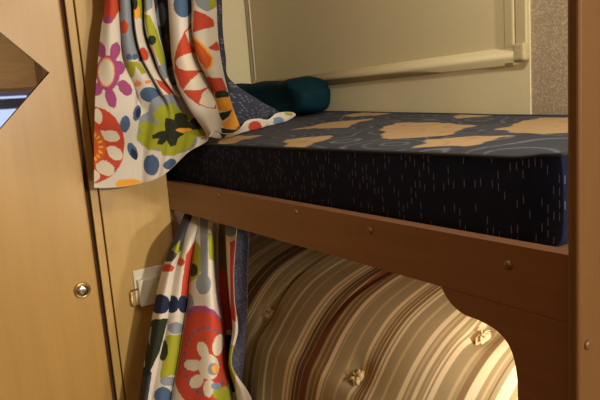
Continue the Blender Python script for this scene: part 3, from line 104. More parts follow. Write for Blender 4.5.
('leaf',(20.6,23),[(21.0,10.469),(21.344,10.5),(21.594,10.562),(21.812,10.594),(22.062,10.656),(22.344,10.719),(22.562,10.812),(22.281,10.875),(22.0,10.969),(21.781,10.938),(21.531,10.938),(21.281,10.906),(20.875,10.875),(20.938,10.688)])]
LOWER_PRINT=[('slate',(0,3),[(0.0,0.0),(0.188,0.0),(1.125,0.0),(1.844,0.0),(1.906,0.0),(2.0,0.0),(2.531,0.031),(2.594,0.125),(2.594,0.219),(2.625,0.312),(3.0,0.375),(3.0,0.469),(3.0,0.562),(2.969,0.656),(3.0,0.719),(3.0,0.812),(3.0,0.906),(3.0,1.0),(3.0,1.062),(3.0,1.156),(2.969,1.219),(2.375,1.312),(1.938,1.375),(1.688,1.438),(1.438,1.5),(1.312,1.594),(1.125,1.656),(0.969,1.719),(0.469,1.719),(0.0,1.719),(0.031,1.656),(0.0,1.562),(0.0,1.469),(0.0,1.406),(0.0,1.312),(0.0,1.219),(0.0,1.156),(0.0,1.062),(0.0,1.0),(0.0,0.938),(0.0,0.844),(0.0,0.781),(0.0,0.719),(0.0,0.625),(0.0,0.562),(0.0,0.5),(0.0,0.406),(0.0,0.344),(0.0,0.25),(0.0,0.188),(0.0,0.094),(0.0,0.031)]),
('lime',(0,3),[(0.406,1.312),(0.531,1.25),(0.688,1.188),(0.844,1.125),(1.0,1.062),(1.188,1.0),(1.344,1.094),(1.375,1.156),(1.5,1.25),(1.562,1.312),(1.688,1.406),(1.812,1.5),(1.25,1.438),(0.781,1.375)]),
('red',(0,3),[(1.656,1.938),(1.594,1.969),(1.438,2.031),(1.156,2.062),(0.812,2.062),(0.5,2.062),(0.188,2.062),(0.0,2.031),(0.0,2.0),(0.0,1.969),(0.0,1.906),(0.0,1.875),(0.0,1.812),(0.219,1.812),(0.531,1.812),(0.844,1.812),(1.188,1.844),(1.469,1.875)]),
('navy',(0,3),[(2.156,3.125),(2.094,3.25),(1.812,3.344),(1.5,3.438),(1.125,3.469),(0.688,3.469),(0.25,3.438),(0.0,3.375),(0.0,3.281),(0.0,3.156),(0.0,3.062),(0.0,2.938),(0.0,2.844),(0.219,2.812),(0.688,2.812),(1.125,2.844),(1.531,2.906),(1.906,3.031)]),
('leaf',(0,3),[(0.031,3.688),(0.344,3.656),(0.688,3.656),(1.031,3.656),(1.312,3.625),(1.625,3.625),(2.062,3.625),(1.969,3.688),(1.938,3.781),(1.875,3.844),(1.844,3.938),(1.812,4.0),(1.812,4.094),(1.781,4.156),(1.75,4.219),(1.781,4.312),(1.75,4.375),(1.75,4.438),(1.719,4.5),(1.75,4.594),(1.688,4.656),(1.594,4.719),(1.531,4.781),(1.438,4.844),(1.375,4.906),(1.312,5.0),(1.219,5.062),(1.125,5.125),(1.062,5.219),(0.875,5.281),(0.719,5.344),(0.531,5.406),(0.344,5.438),(0.312,5.375),(0.281,5.312),(0.219,5.219),(0.219,5.156),(0.156,5.062),(0.125,5.0),(0.094,4.938),(0.031,4.844),(0.0,4.781),(0.0,4.719),(0.0,4.656),(0.0,4.594),(0.0,4.5),(0.0,4.438),(0.0,4.375),(0.0,4.312),(0.0,4.219),(0.0,4.156),(0.0,4.094),(0.0,4.0),(0.0,3.938),(0.0,3.844),(0.0,3.75)]),
('grey',(0,3),[(0.0,4.031),(0.0,3.938),(0.156,3.875),(0.188,3.969),(0.219,4.031),(0.25,4.125),(0.281,4.219),(0.281,4.281),(0.344,4.375),(0.344,4.438),(0.219,4.375),(0.031,4.281),(0.0,4.219),(0.0,4.156),(0.0,4.094)]),
('slate',(0,3),[(0.0,5.219),(0.25,5.219),(0.625,5.219),(0.969,5.219),(1.312,5.219),(1.312,5.281),(1.344,5.375),(1.344,5.438),(1.375,5.531),(1.375,5.594),(1.375,5.656),(1.406,5.75),(1.406,5.812),(1.406,5.875),(1.406,5.938),(1.406,6.0),(1.406,6.062),(1.406,6.125),(1.375,6.156),(1.375,6.219),(0.969,6.219),(0.531,6.219),(0.094,6.219),(0.062,6.156),(0.062,6.125),(0.031,6.062),(0.0,6.0),(0.0,5.938),(0.0,5.875),(0.0,5.812),(0.0,5.75),(0.0,5.656),(0.0,5.594),(0.0,5.531),(0.0,5.438),(0.0,5.375),(0.0,5.281)]),
('navy',(0,3),[(1.188,5.219),(1.188,5.25),(1.094,5.312),(0.938,5.344),(0.688,5.344),(0.438,5.344),(0.188,5.344),(0.0,5.312),(0.0,5.25),(0.0,5.219),(0.0,5.156),(0.0,5.125),(0.0,5.062),(0.219,5.062),(0.469,5.062),(0.688,5.062),(0.938,5.125),(1.094,5.156)]),
('lime',(3.5,7),[(3.812,0.875),(3.812,0.812),(4.094,0.719),(4.219,0.812),(4.312,0.906),(4.375,1.0),(4.438,1.094),(4.469,1.156),(4.5,1.25),(4.562,1.344),(4.594,1.438),(4.594,1.5),(4.656,1.594),(4.531,1.688),(4.406,1.781),(4.25,1.844),(4.031,1.938),(3.75,1.844),(3.719,1.781),(3.844,1.688),(3.844,1.594),(3.844,1.531),(3.844,1.438),(3.844,1.375),(3.844,1.281),(3.812,1.188),(3.812,1.125),(3.812,1.031),(3.812,0.969)]),
('red',(3.5,7),[(5.125,1.5),(5.25,1.406),(5.406,1.344),(5.562,1.25),(5.719,1.156),(6.0,1.094),(6.344,1.0),(6.375,1.094),(6.375,1.188),(6.406,1.281),(6.406,1.375),(6.344,1.438),(6.344,1.531),(6.344,1.625),(6.312,1.719),(6.312,1.812),(6.219,1.875),(6.219,1.969),(6.188,2.062),(6.156,2.156),(6.125,2.25),(6.062,2.312),(6.031,2.406),(6.0,2.5),(5.938,2.562),(5.938,2.656),(5.906,2.75),(5.875,2.844),(5.844,2.906),(5.844,3.0),(5.5,3.0),(5.219,3.0),(5.219,2.906),(5.219,2.844),(5.219,2.75),(5.219,2.656),(5.25,2.594),(5.25,2.5),(5.25,2.406),(5.25,2.344),(5.25,2.25),(5.25,2.156),(5.281,2.094),(5.25,2.0),(5.25,1.906),(5.25,1.844),(5.219,1.75),(5.188,1.656),(5.156,1.594)]),
('red',(3.5,7),[(5.188,1.719),(5.188,1.781),(5.125,1.812),(5.0,1.844),(4.844,1.875),(4.688,1.875),(4.469,1.844),(4.281,1.812),(3.562,1.781),(3.844,1.719),(3.844,1.688),(3.625,1.656),(4.25,1.625),(4.406,1.594),(4.594,1.594),(4.812,1.625),(5.0,1.656),(5.125,1.688)]),
('navy',(3.5,7),[(5.156,3.125),(5.156,3.25),(5.062,3.344),(4.906,3.406),(4.688,3.438),(4.438,3.438),(4.156,3.406),(3.812,3.344),(3.812,3.25),(3.812,3.156),(3.812,3.062),(3.812,2.969),(3.812,2.875),(4.094,2.844),(4.438,2.844),(4.688,2.875),(4.906,2.938),(5.062,3.031)]),
('navy',(3.5,7),[(6.406,3.125),(6.469,3.25),(6.25,3.344),(6.0,3.406),(5.781,3.438),(5.594,3.438),(5.406,3.406),(5.25,3.344),(5.125,3.25),(5.062,3.125),(5.031,3.031),(5.094,2.938),(5.219,2.875),(5.375,2.844),(5.531,2.844),(5.719,2.875),(5.938,2.938),(6.188,3.031)]),
('grey',(3.5,7),[(6.156,3.938),(6.094,4.0),(5.906,4.062),(5.656,4.094),(5.406,4.125),(5.125,4.125),(4.844,4.094),(4.625,4.062),(4.469,4.0),(4.375,3.938),(4.406,3.875),(4.5,3.812),(4.688,3.781),(4.938,3.75),(5.219,3.75),(5.5,3.781),(5.75,3.812),(6.0,3.875)]),
('lime',(3.5,7),[(4.344,4.188),(4.562,4.156),(4.812,4.156),(5.062,4.156),(5.312,4.156),(5.562,4.125),(5.844,4.125),(6.469,4.125),(6.406,4.188),(6.438,4.281),(6.406,4.344),(6.375,4.406),(6.344,4.469),(6.375,4.562),(6.344,4.625),(6.312,4.688),(6.312,4.75),(6.344,4.844),(6.344,4.906),(6.312,4.969),(6.312,5.031),(6.344,5.125),(6.344,5.188),(6.438,5.281),(5.875,5.281),(5.625,5.312),(5.375,5.312),(5.188,5.344),(4.969,5.344),(4.75,5.375),(4.594,5.406),(4.562,5.312),(4.531,5.219),(4.531,5.156),(4.531,5.062),(4.531,5.0),(4.5,4.906),(4.5,4.844),(4.469,4.781),(4.469,4.688),(4.438,4.625),(4.438,4.562),(4.406,4.469),(4.406,4.406),(4.375,4.344),(4.344,4.25)]),
('leaf',(3.5,7),[(4.781,4.594),(4.812,4.688),(4.781,4.781),(4.719,4.844),(4.594,4.875),(4.469,4.875),(4.312,4.844),(4.094,4.781),(3.875,4.688),(3.875,4.594),(3.844,4.5),(3.844,4.406),(3.844,4.312),(3.844,4.281),(4.156,4.281),(4.375,4.312),(4.562,4.375),(4.688,4.469)]),
('grey',(3.5,7),[(6.125,5.469),(6.125,5.531),(5.938,5.594),(5.719,5.625),(5.5,5.625),(5.25,5.625),(5.031,5.625),(4.844,5.594),(4.688,5.531),(4.625,5.469),(4.625,5.438),(4.719,5.375),(4.875,5.344),(5.094,5.344),(5.312,5.344),(5.562,5.344),(5.781,5.375),(6.0,5.438)]),
('blue',(3.5,7),[(5.906,5.906),(5.906,5.969),(5.781,6.031),(5.594,6.094),(5.375,6.125),(5.125,6.125),(4.844,6.094),(4.594,6.031),(4.438,5.969),(4.344,5.906),(4.344,5.812),(4.438,5.75),(4.625,5.688),(4.844,5.656),(5.094,5.656),(5.375,5.688),(5.594,5.75),(5.781,5.812)]),
('lime',(8,11.2),[(8.0,0.75),(8.0,0.812),(8.0,0.906),(8.0,0.969),(8.25,1.031),(8.562,1.125),(8.812,1.188),(9.031,1.281),(9.219,1.344),(9.25,1.438),(9.312,1.531),(9.344,1.656),(9.375,1.75),(9.312,1.844),(9.25,1.906),(9.188,2.0),(9.094,2.094),(9.031,2.188),(8.844,2.25),(8.625,2.312),(8.375,2.375),(8.062,2.406),(8.0,2.469),(8.0,2.375),(8.0,2.312),(8.0,2.219),(8.0,2.125),(8.0,2.031),(8.0,1.969),(8.0,1.875),(8.0,1.781),(8.0,1.719),(8.0,1.625),(8.0,1.531),(8.0,1.469),(8.0,1.375),(8.0,1.281),(8.0,1.188),(8.0,1.125),(8.0,1.031),(8.0,0.938),(8.0,0.844)]),
('leaf',(8,11.2),[(8.906,2.0),(8.906,2.094),(8.812,2.156),(8.688,2.188),(8.531,2.219),(8.312,2.219),(8.031,2.188),(8.0,2.156),(8.0,2.094),(8.0,2.0),(8.0,1.938),(8.0,1.875),(8.0,1.812),(8.062,1.781),(8.375,1.781),(8.594,1.812),(8.75,1.844),(8.844,1.906)]),
('grey',(8,11.2),[(8.0,0.0),(8.5,0.0),(8.938,0.0),(9.344,0.0),(9.406,0.0),(9.469,0.094),(9.5,0.219),(9.531,0.344),(9.531,0.469),(9.562,0.594),(9.594,0.688),(9.625,0.812),(9.625,0.906),(9.656,1.0),(9.656,1.094),(9.656,1.188),(9.688,1.281),(9.688,1.344),(9.688,1.438),(9.688,1.5),(9.688,1.594),(9.688,1.688),(9.688,1.75),(9.688,1.844),(9.688,1.906),(9.688,2.0),(9.688,2.094),(9.688,2.156),(9.438,2.156),(9.188,2.156),(9.188,2.094),(9.156,2.0),(9.156,1.906),(9.125,1.844),(9.125,1.75),(9.094,1.688),(9.062,1.594),(9.031,1.5),(9.0,1.438),(8.969,1.344),(8.938,1.25),(8.906,1.188),(8.844,1.094),(8.812,1.0),(8.75,0.906),(8.688,0.812),(8.625,0.719),(8.562,0.625),(8.5,0.5),(8.406,0.406),(8.312,0.312),(8.188,0.219),(8.031,0.094)]),
('lime',(8,11.2),[(9.656,0.75),(10.0,0.719),(10.594,0.656),(10.656,0.75),(10.656,0.875),(10.688,0.969),(10.719,1.062),(10.75,1.156),(10.781,1.25),(10.812,1.344),(10.844,1.438),(10.875,1.5),(10.906,1.594),(10.906,1.656),(10.938,1.75),(10.125,1.688),(9.781,1.625),(9.781,1.531),(9.75,1.438),(9.75,1.344),(9.75,1.25),(9.75,1.156),(9.719,1.062),(9.719,0.969),(9.688,0.875)]),
('grey',(8,11.2),[(9.906,2.469),(9.844,2.594),(9.75,2.688),(9.594,2.781),(9.438,2.812),(9.281,2.812),(9.125,2.781),(8.969,2.688),(8.844,2.594),(8.781,2.469),(8.812,2.344),(8.906,2.25),(9.094,2.156),(9.281,2.125),(9.469,2.125),(9.625,2.156),(9.781,2.25),(9.875,2.344)]),
('grey',(8,11.2),[(8.688,3.094),(8.656,3.219),(8.594,3.312),(8.5,3.406),(8.312,3.438),(8.031,3.438),(8.0,3.406),(8.0,3.344),(8.0,3.25),(8.0,3.125),(8.0,3.0),(8.0,2.906),(8.0,2.812),(8.0,2.781),(8.312,2.812),(8.5,2.875),(8.625,3.0)]),
('mag',(8,11.9),[(11.875,4.438),(11.875,4.531),(11.875,4.594),(11.875,4.656),(11.781,4.75),(11.625,4.812),(11.312,4.875),(11.062,4.969),(10.906,5.031),(10.75,5.094),(10.625,5.156),(10.406,5.25),(10.25,5.312),(10.125,5.375),(10.0,5.438),(9.875,5.469),(9.75,5.5),(9.656,5.562),(9.531,5.594),(9.406,5.594),(9.25,5.594),(9.094,5.594),(8.969,5.562),(8.844,5.5),(8.75,5.469),(8.625,5.438),(8.531,5.375),(8.406,5.312),(8.281,5.25),(8.094,5.156),(8.0,5.094),(8.0,5.031),(8.0,4.969),(8.0,4.906),(8.0,4.844),(8.0,4.781),(8.0,4.688),(8.0,4.625),(8.0,4.562),(8.0,4.469),(8.0,4.406),(8.0,4.312),(8.0,4.25),(8.0,4.156),(8.0,4.094),(8.0,4.0),(8.0,3.938),(8.0,3.844),(8.0,3.781),(8.0,3.688),(8.0,3.625),(8.0,3.531),(8.0,3.438),(8.0,3.344),(8.156,3.312),(8.406,3.281),(8.594,3.219),(8.781,3.188),(9.031,3.188),(9.25,3.188),(9.438,3.188),(9.562,3.219),(9.719,3.281),(9.844,3.312),(10.031,3.344),(10.188,3.438),(10.406,3.5),(10.656,3.594),(11.0,3.656),(11.094,3.75),(11.312,3.812),(11.656,3.875),(11.875,3.969),(11.875,4.031),(11.875,4.125),(11.875,4.219),(11.875,4.281),(11.875,4.375)]),
('red',(8,11.9),[(11.875,4.875),(11.875,4.938),(11.875,5.031),(11.875,5.125),(11.875,5.188),(11.875,5.281),(11.875,5.375),(11.875,5.438),(11.688,5.5),(11.344,5.562),(11.125,5.656),(10.969,5.719),(10.844,5.781),(10.688,5.844),(10.531,5.906),(10.406,5.969),(10.281,6.0),(10.188,6.062),(10.062,6.094),(9.938,6.125),(9.812,6.156),(9.688,6.188),(9.594,6.188),(9.469,6.188),(9.344,6.188),(9.25,6.188),(9.125,6.156),(9.0,6.125),(8.875,6.094),(8.781,6.062),(8.688,6.0),(8.625,5.969),(8.531,5.906),(8.438,5.844),(8.344,5.781),(8.281,5.719),(8.188,5.656),(8.062,5.562),(8.0,5.5),(8.0,5.438),(8.0,5.375),(8.0,5.281),(8.0,5.219),(8.0,5.125),(8.0,5.062),(8.0,4.969),(8.0,4.906),(8.0,4.812),(8.0,4.75),(8.0,4.656),(8.0,4.594),(8.0,4.5),(8.0,4.438),(8.0,4.344),(8.0,4.281),(8.0,4.219),(8.0,4.125),(8.0,4.062),(8.0,3.969),(8.0,3.906),(8.0,3.844),(8.0,3.75),(8.0,3.688),(8.094,3.594),(8.344,3.562),(8.562,3.5),(8.75,3.438),(8.938,3.406),(9.125,3.406),(9.281,3.406),(9.438,3.406),(9.562,3.406),(9.719,3.438),(9.875,3.5),(10.062,3.562),(10.312,3.594),(10.531,3.656),(10.75,3.75),(11.031,3.812),(11.531,3.875),(11.875,3.969),(11.875,4.031),(11.875,4.094),(11.875,4.188),(11.875,4.25),(11.875,4.312),(11.875,4.406),(11.875,4.469),(11.875,4.562),(11.875,4.625),(11.875,4.719),(11.875,4.781)]),
('blue',(8,10.9),[(10.875,4.906),(10.875,4.938),(10.875,4.906),(10.875,4.875),(10.875,4.844),(10.875,4.875)]),
('blue',(8,10.9),[(10.875,5.125),(10.875,5.156),(10.875,5.188),(10.875,5.156),(10.875,5.125),(10.875,5.094),(10.875,5.062),(10.875,5.094)]),
('blue',(8,10.9),[(10.875,5.344),(10.875,5.375),(10.875,5.406),(10.875,5.375),(10.844,5.375),(10.844,5.344),(10.875,5.312),(10.875,5.281),(10.875,5.312),(10.875,5.344)]),
('blue',(8,10.9),[(10.75,5.531),(10.75,5.562),(10.719,5.562),(10.656,5.594),(10.625,5.594),(10.562,5.594),(10.531,5.594),(10.5,5.562),(10.469,5.562),(10.469,5.531),(10.5,5.531),(10.531,5.5),(10.562,5.5),(10.594,5.469),(10.656,5.469),(10.688,5.5),(10.75,5.5),(10.75,5.531)]),
('blue',(8,10.9),[(10.375,5.688),(10.375,5.719),(10.344,5.719),(10.312,5.75),(10.281,5.75),(10.25,5.75),(10.219,5.75),(10.188,5.719),(10.188,5.688),(10.188,5.656),(10.219,5.656),(10.25,5.656),(10.312,5.625),(10.344,5.656),(10.375,5.656),(10.375,5.688)]),
('blue',(8,10.9),[(10.062,5.781),(10.062,5.812),(10.062,5.844),(10.031,5.844),(10.0,5.844),(9.969,5.844),(9.938,5.844),(9.906,5.812),(9.906,5.781),(9.938,5.75),(9.969,5.75),(10.0,5.75),(10.031,5.75),(10.062,5.75),(10.062,5.781)]),
('blue',(8,10.9),[(9.812,5.844),(9.812,5.875),(9.781,5.875),(9.75,5.906),(9.719,5.906),(9.688,5.875),(9.656,5.875),(9.656,5.844),(9.688,5.812),(9.719,5.781),(9.75,5.781),(9.75,5.812),(9.781,5.812),(9.781,5.844)]),
('blue',(8,10.9),[(9.562,5.844),(9.562,5.875),(9.531,5.875),(9.5,5.906),(9.469,5.906),(9.469,5.875),(9.438,5.875),(9.438,5.844),(9.438,5.812),(9.469,5.812),(9.469,5.781),(9.5,5.781),(9.531,5.812),(9.562,5.844)]),
('blue',(8,10.9),[(9.312,5.781),(9.312,5.812),(9.281,5.844),(9.25,5.844),(9.219,5.844),(9.188,5.812),(9.188,5.781),(9.188,5.75),(9.219,5.75),(9.25,5.75),(9.281,5.75),(9.312,5.75),(9.312,5.781)]),
('blue',(8,10.9),[(9.094,5.688),(9.094,5.719),(9.062,5.75),(9.031,5.75),(9.0,5.75),(8.969,5.719),(8.938,5.688),(8.969,5.688),(8.969,5.656),(9.0,5.625),(9.031,5.656),(9.062,5.656),(9.094,5.688)]),
('blue',(8,10.9),[(8.875,5.531),(8.875,5.562),(8.844,5.594),(8.812,5.594),(8.781,5.594),(8.75,5.562),(8.75,5.531),(8.75,5.5),(8.781,5.5),(8.781,5.469),(8.812,5.469),(8.844,5.5),(8.875,5.531)]),
('blue',(8,10.9),[(8.719,5.344),(8.719,5.375),(8.688,5.375),(8.688,5.406),(8.656,5.406),(8.625,5.406),(8.594,5.375),(8.562,5.375),(8.562,5.344),(8.562,5.312),(8.594,5.281),(8.625,5.281),(8.656,5.281),(8.688,5.312)]),
('blue',(8,10.9),[(8.562,5.125),(8.562,5.156),(8.531,5.156),(8.5,5.156),(8.469,5.156),(8.438,5.156),(8.406,5.125),(8.406,5.094),(8.406,5.062),(8.438,5.062),(8.469,5.062),(8.5,5.062),(8.531,5.062),(8.562,5.094)]),
('blue',(8,10.9),[(8.469,4.875),(8.469,4.906),(8.438,4.938),(8.406,4.938),(8.375,4.938),(8.312,4.906),(8.281,4.875),(8.312,4.875),(8.312,4.844),(8.344,4.844),(8.375,4.844),(8.406,4.844),(8.438,4.844),(8.469,4.875)]),
('blue',(8,10.9),[(8.469,4.656),(8.469,4.688),(8.438,4.688),(8.438,4.719),(8.406,4.719),(8.375,4.719),(8.344,4.719),(8.281,4.688),(8.25,4.656),(8.281,4.625),(8.312,4.625),(8.344,4.625),(8.375,4.625),(8.406,4.625),(8.438,4.625),(8.438,4.656)]),
('blue',(8,10.9),[(8.531,4.469),(8.5,4.5),(8.469,4.5),(8.438,4.5),(8.406,4.5),(8.375,4.5),(8.344,4.469),(8.312,4.438),(8.344,4.438),(8.375,4.406),(8.406,4.406),(8.438,4.406),(8.469,4.406),(8.5,4.438)]),
('blue',(8,10.9),[(8.656,4.281),(8.656,4.312),(8.625,4.312),(8.594,4.312),(8.562,4.312),(8.531,4.312),(8.5,4.312),(8.5,4.281),(8.469,4.25),(8.5,4.25),(8.531,4.219),(8.562,4.219),(8.594,4.219),(8.625,4.219),(8.656,4.25)]),
('blue',(8,10.9),[(8.875,4.125),(8.875,4.156),(8.844,4.156),(8.812,4.156),(8.781,4.156),(8.75,4.156),(8.719,4.156),(8.719,4.125),(8.719,4.094),(8.75,4.062),(8.781,4.062),(8.812,4.062),(8.844,4.062),(8.875,4.094)]),
('blue',(8,10.9),[(9.156,4.0),(9.156,4.031),(9.125,4.062),(9.094,4.062),(9.062,4.062),(9.031,4.062),(9.0,4.031),(8.969,4.0),(9.0,4.0),(9.0,3.969),(9.031,3.969),(9.062,3.938),(9.094,3.938),(9.125,3.969),(9.156,4.0)]),
('blue',(8,10.9),[(9.438,3.938),(9.438,3.969),(9.406,3.969),(9.406,4.0),(9.375,4.0),(9.344,4.0),(9.312,4.0),(9.281,3.969),(9.281,3.938),(9.281,3.906),(9.312,3.906),(9.344,3.875),(9.375,3.875),(9.375,3.906),(9.406,3.906),(9.438,3.938)]),
('blue',(8,10.9),[(9.688,3.938),(9.688,3.969),(9.656,4.0),(9.625,4.0),(9.594,4.0),(9.562,3.969),(9.531,3.938),(9.562,3.938),(9.562,3.906),(9.594,3.906),(9.625,3.875),(9.656,3.906),(9.688,3.906),(9.688,3.938)]),
('blue',(8,10.9),[(10.031,4.0),(10.0,4.031),(9.969,4.062),(9.938,4.062),(9.906,4.062),(9.875,4.062),(9.844,4.031),(9.812,4.0),(9.844,3.969),(9.875,3.969),(9.906,3.938),(9.938,3.938),(9.969,3.969),(10.0,3.969),(10.031,3.969)]),
('blue',(8,10.9),[(10.469,4.125),(10.438,4.156),(10.375,4.156),(10.344,4.188),(10.281,4.188),(10.219,4.156),(10.188,4.156),(10.156,4.125),(10.156,4.094),(10.188,4.094),(10.219,4.062),(10.281,4.062),(10.344,4.062),(10.375,4.062),(10.438,4.094),(10.469,4.094)]),
('blue',(8,10.9),[(10.875,4.281),(10.875,4.312),(10.781,4.312),(10.719,4.312),(10.656,4.312),(10.594,4.281),(10.594,4.25),(10.656,4.25),(10.719,4.219),(10.781,4.219),(10.875,4.219),(10.875,4.25)]),
('blue',(8,10.9),[(10.875,4.469),(10.875,4.5),(10.875,4.469),(10.875,4.438),(10.875,4.406),(10.875,4.438)]),
('blue',(8,10.9),[(10.875,4.656),(10.875,4.688),(10.875,4.719),(10.875,4.688),(10.875,4.656),(10.875,4.625),(10.875,4.656)]),
('cream',(8,11.9),[(9.625,4.531),(9.656,4.594),(9.688,4.688),(9.656,4.75),(9.594,4.812),(9.531,4.812),(9.406,4.812),(9.312,4.781),(9.219,4.719),(9.125,4.625),(9.062,4.562),(9.062,4.469),(9.094,4.406),(9.125,4.344),(9.219,4.344),(9.344,4.344),(9.438,4.375),(9.531,4.438)]),
('cream',(8,11.9),[(9.375,5.0),(9.344,5.062),(9.25,5.125),(9.125,5.156),(9.0,5.188),(8.812,5.156),(8.688,5.156),(8.562,5.094),(8.469,5.062),(8.438,5.0),(8.438,4.938),(8.531,4.875),(8.656,4.844),(8.812,4.844),(8.969,4.844),(9.125,4.844),(9.25,4.906),(9.344,4.969)]),
('cream',(8,11.9),[(9.469,5.312),(9.5,5.375),(9.5,5.469),(9.469,5.531),(9.406,5.594),(9.312,5.656),(9.188,5.688),(9.062,5.688),(8.938,5.688),(8.875,5.625),(8.812,5.594),(8.812,5.5),(8.844,5.438),(8.906,5.375),(9.031,5.312),(9.156,5.281),(9.281,5.281),(9.375,5.281)]),
('cream',(8,11.9),[(10.031,5.688),(10.0,5.781),(9.938,5.844),(9.844,5.906),(9.75,5.938),(9.656,5.906),(9.594,5.906),(9.531,5.844),(9.5,5.75),(9.5,5.688),(9.5,5.594),(9.562,5.5),(9.625,5.469),(9.719,5.438),(9.812,5.438),(9.906,5.469),(9.969,5.531),(10.031,5.625)]),
('cream',(8,11.9),[(10.969,4.469),(10.781,4.562),(10.562,4.656),(10.375,4.719),(10.188,4.75),(10.031,4.719),(9.938,4.688),(9.875,4.594),(9.844,4.5),(9.875,4.406),(9.938,4.312),(10.031,4.219),(10.188,4.156),(10.406,4.125),(10.625,4.125),(10.875,4.188),(11.0,4.281),(11.031,4.375)]),
('cream',(8,11.9),[(10.406,5.062),(10.312,5.188),(10.188,5.312),(10.0,5.406),(9.812,5.438),(9.656,5.438),(9.5,5.406),(9.344,5.312),(9.25,5.188),(9.219,5.062),(9.25,4.938),(9.312,4.812),(9.438,4.75),(9.594,4.688),(9.781,4.688),(9.969,4.75),(10.188,4.812),(10.344,4.938)]),
('grey',(8,11.9),[(10.312,5.125),(10.281,5.188),(10.188,5.25),(10.094,5.281),(10.0,5.312),(9.906,5.312),(9.812,5.281),(9.719,5.25),(9.688,5.188),(9.656,5.125),(9.688,5.062),(9.719,5.0),(9.781,4.969),(9.875,4.938),(10.0,4.938),(10.094,4.969),(10.219,5.0),(10.281,5.062)]),
('yellow',(8,11.9),[(10.312,5.125),(10.281,5.156),(10.25,5.188),(10.188,5.219),(10.094,5.25),(10.031,5.25),(9.969,5.219),(9.938,5.188),(9.906,5.156),(9.875,5.125),(9.875,5.062),(9.906,5.031),(9.969,5.0),(10.031,5.0),(10.094,5.0),(10.188,5.0),(10.25,5.031),(10.281,5.062)]),
('brown',(11.6,13.4),[(11.594,0.0),(12.094,0.0),(12.5,0.0),(13.375,0.0),(13.25,0.0),(13.156,0.0),(13.125,0.0),(13.094,0.031),(13.094,0.156),(13.125,0.344),(13.125,0.5),(13.125,0.656),(13.125,0.812),(13.125,0.938),(13.125,1.031),(13.156,1.156),(13.156,1.25),(13.156,1.312),(13.156,1.406),(13.156,1.5),(13.156,1.562),(13.156,1.656),(13.188,1.719),(13.188,1.812),(13.188,1.906),(13.188,1.969),(13.188,2.062),(12.781,2.062),(12.469,2.062),(12.156,2.062),(11.781,2.062),(11.594,2.062),(11.594,1.969),(11.594,1.906),(11.594,1.812),(11.594,1.719),(11.594,1.656),(11.594,1.562),(11.594,1.5),(11.594,1.406),(11.594,1.312),(11.594,1.25),(11.594,1.156),(11.594,1.031),(11.594,0.938),(11.594,0.812),(11.594,0.688),(11.594,0.562),(11.594,0.406),(11.594,0.281),(11.594,0.125),(11.594,0.0)]),  # recessed fold browned, shade put into the cloth colour
('red',(11.6,13.4),[(11.594,2.0),(11.75,2.0),(12.125,2.0),(12.438,2.0),(12.719,2.0),(13.188,2.0),(13.188,2.094),(13.219,2.188),(13.219,2.25),(13.219,2.344),(13.25,2.438),(13.25,2.5),(13.25,2.594),(13.281,2.688),(13.281,2.75),(13.281,2.844),(13.281,2.938),(13.281,3.0),(13.281,3.094),(13.281,3.188),(13.281,3.25),(13.281,3.344),(13.281,3.438),(13.281,3.5),(13.281,3.594),(13.281,3.688),(13.25,3.75),(13.25,3.844),(13.25,3.938),(13.219,4.0),(12.719,4.0),(12.406,4.0),(12.094,4.0),(11.594,4.0),(11.594,3.969),(11.594,3.875),(11.594,3.781),(11.594,3.719),(11.594,3.625),(11.594,3.531),(11.594,3.469),(11.594,3.375),(11.594,3.281),(11.594,3.219),(11.594,3.125),(11.594,3.062),(11.594,2.969),(11.594,2.906),(11.594,2.812),(11.594,2.75),(11.594,2.656),(11.594,2.562),(11.594,2.5),(11.594,2.406),(11.594,2.312),(11.594,2.25),(11.594,2.156),(11.594,2.062)]),
('navy',(11.6,13.4),[(11.594,4.125),(11.594,4.156),(11.875,4.156),(12.344,4.156),(12.688,4.156),(13.219,4.156),(13.188,4.219),(13.188,4.312),(13.156,4.375),(13.156,4.438),(13.125,4.5),(13.094,4.594),(13.094,4.656),(13.094,4.719),(13.062,4.812),(13.062,4.875),(13.031,4.969),(13.031,5.031),(13.062,5.125),(13.062,5.188),(13.062,5.281),(13.094,5.344),(13.094,5.438),(13.125,5.5),(13.156,5.594),(13.156,5.656),(13.188,5.719),(13.0,5.781),(12.25,5.812),(11.594,5.812),(11.594,5.781),(11.594,5.75),(11.594,5.688),(11.594,5.625),(11.594,5.531),(11.594,5.469),(11.594,5.375),(11.594,5.312),(11.594,5.219),(11.594,5.156),(11.594,5.062),(11.594,5.0),(11.594,4.938),(11.594,4.875),(11.594,4.812),(11.594,4.719),(11.594,4.656),(11.594,4.594),(11.594,4.5),(11.594,4.438),(11.594,4.375),(11.594,4.281),(11.594,4.219)]),
('greyblue',(13.5,16),[(16.0,0.219),(16.0,0.469),(16.0,0.656),(15.656,0.781),(15.25,0.844),(14.781,0.844),(14.406,0.812),(13.906,0.719),(13.906,0.562),(13.938,0.375),(13.938,0.188),(13.938,0.0),(13.5,0.0),(14.625,0.0),(15.0,0.0),(15.438,0.0),(15.812,0.0),(16.0,0.0)]),
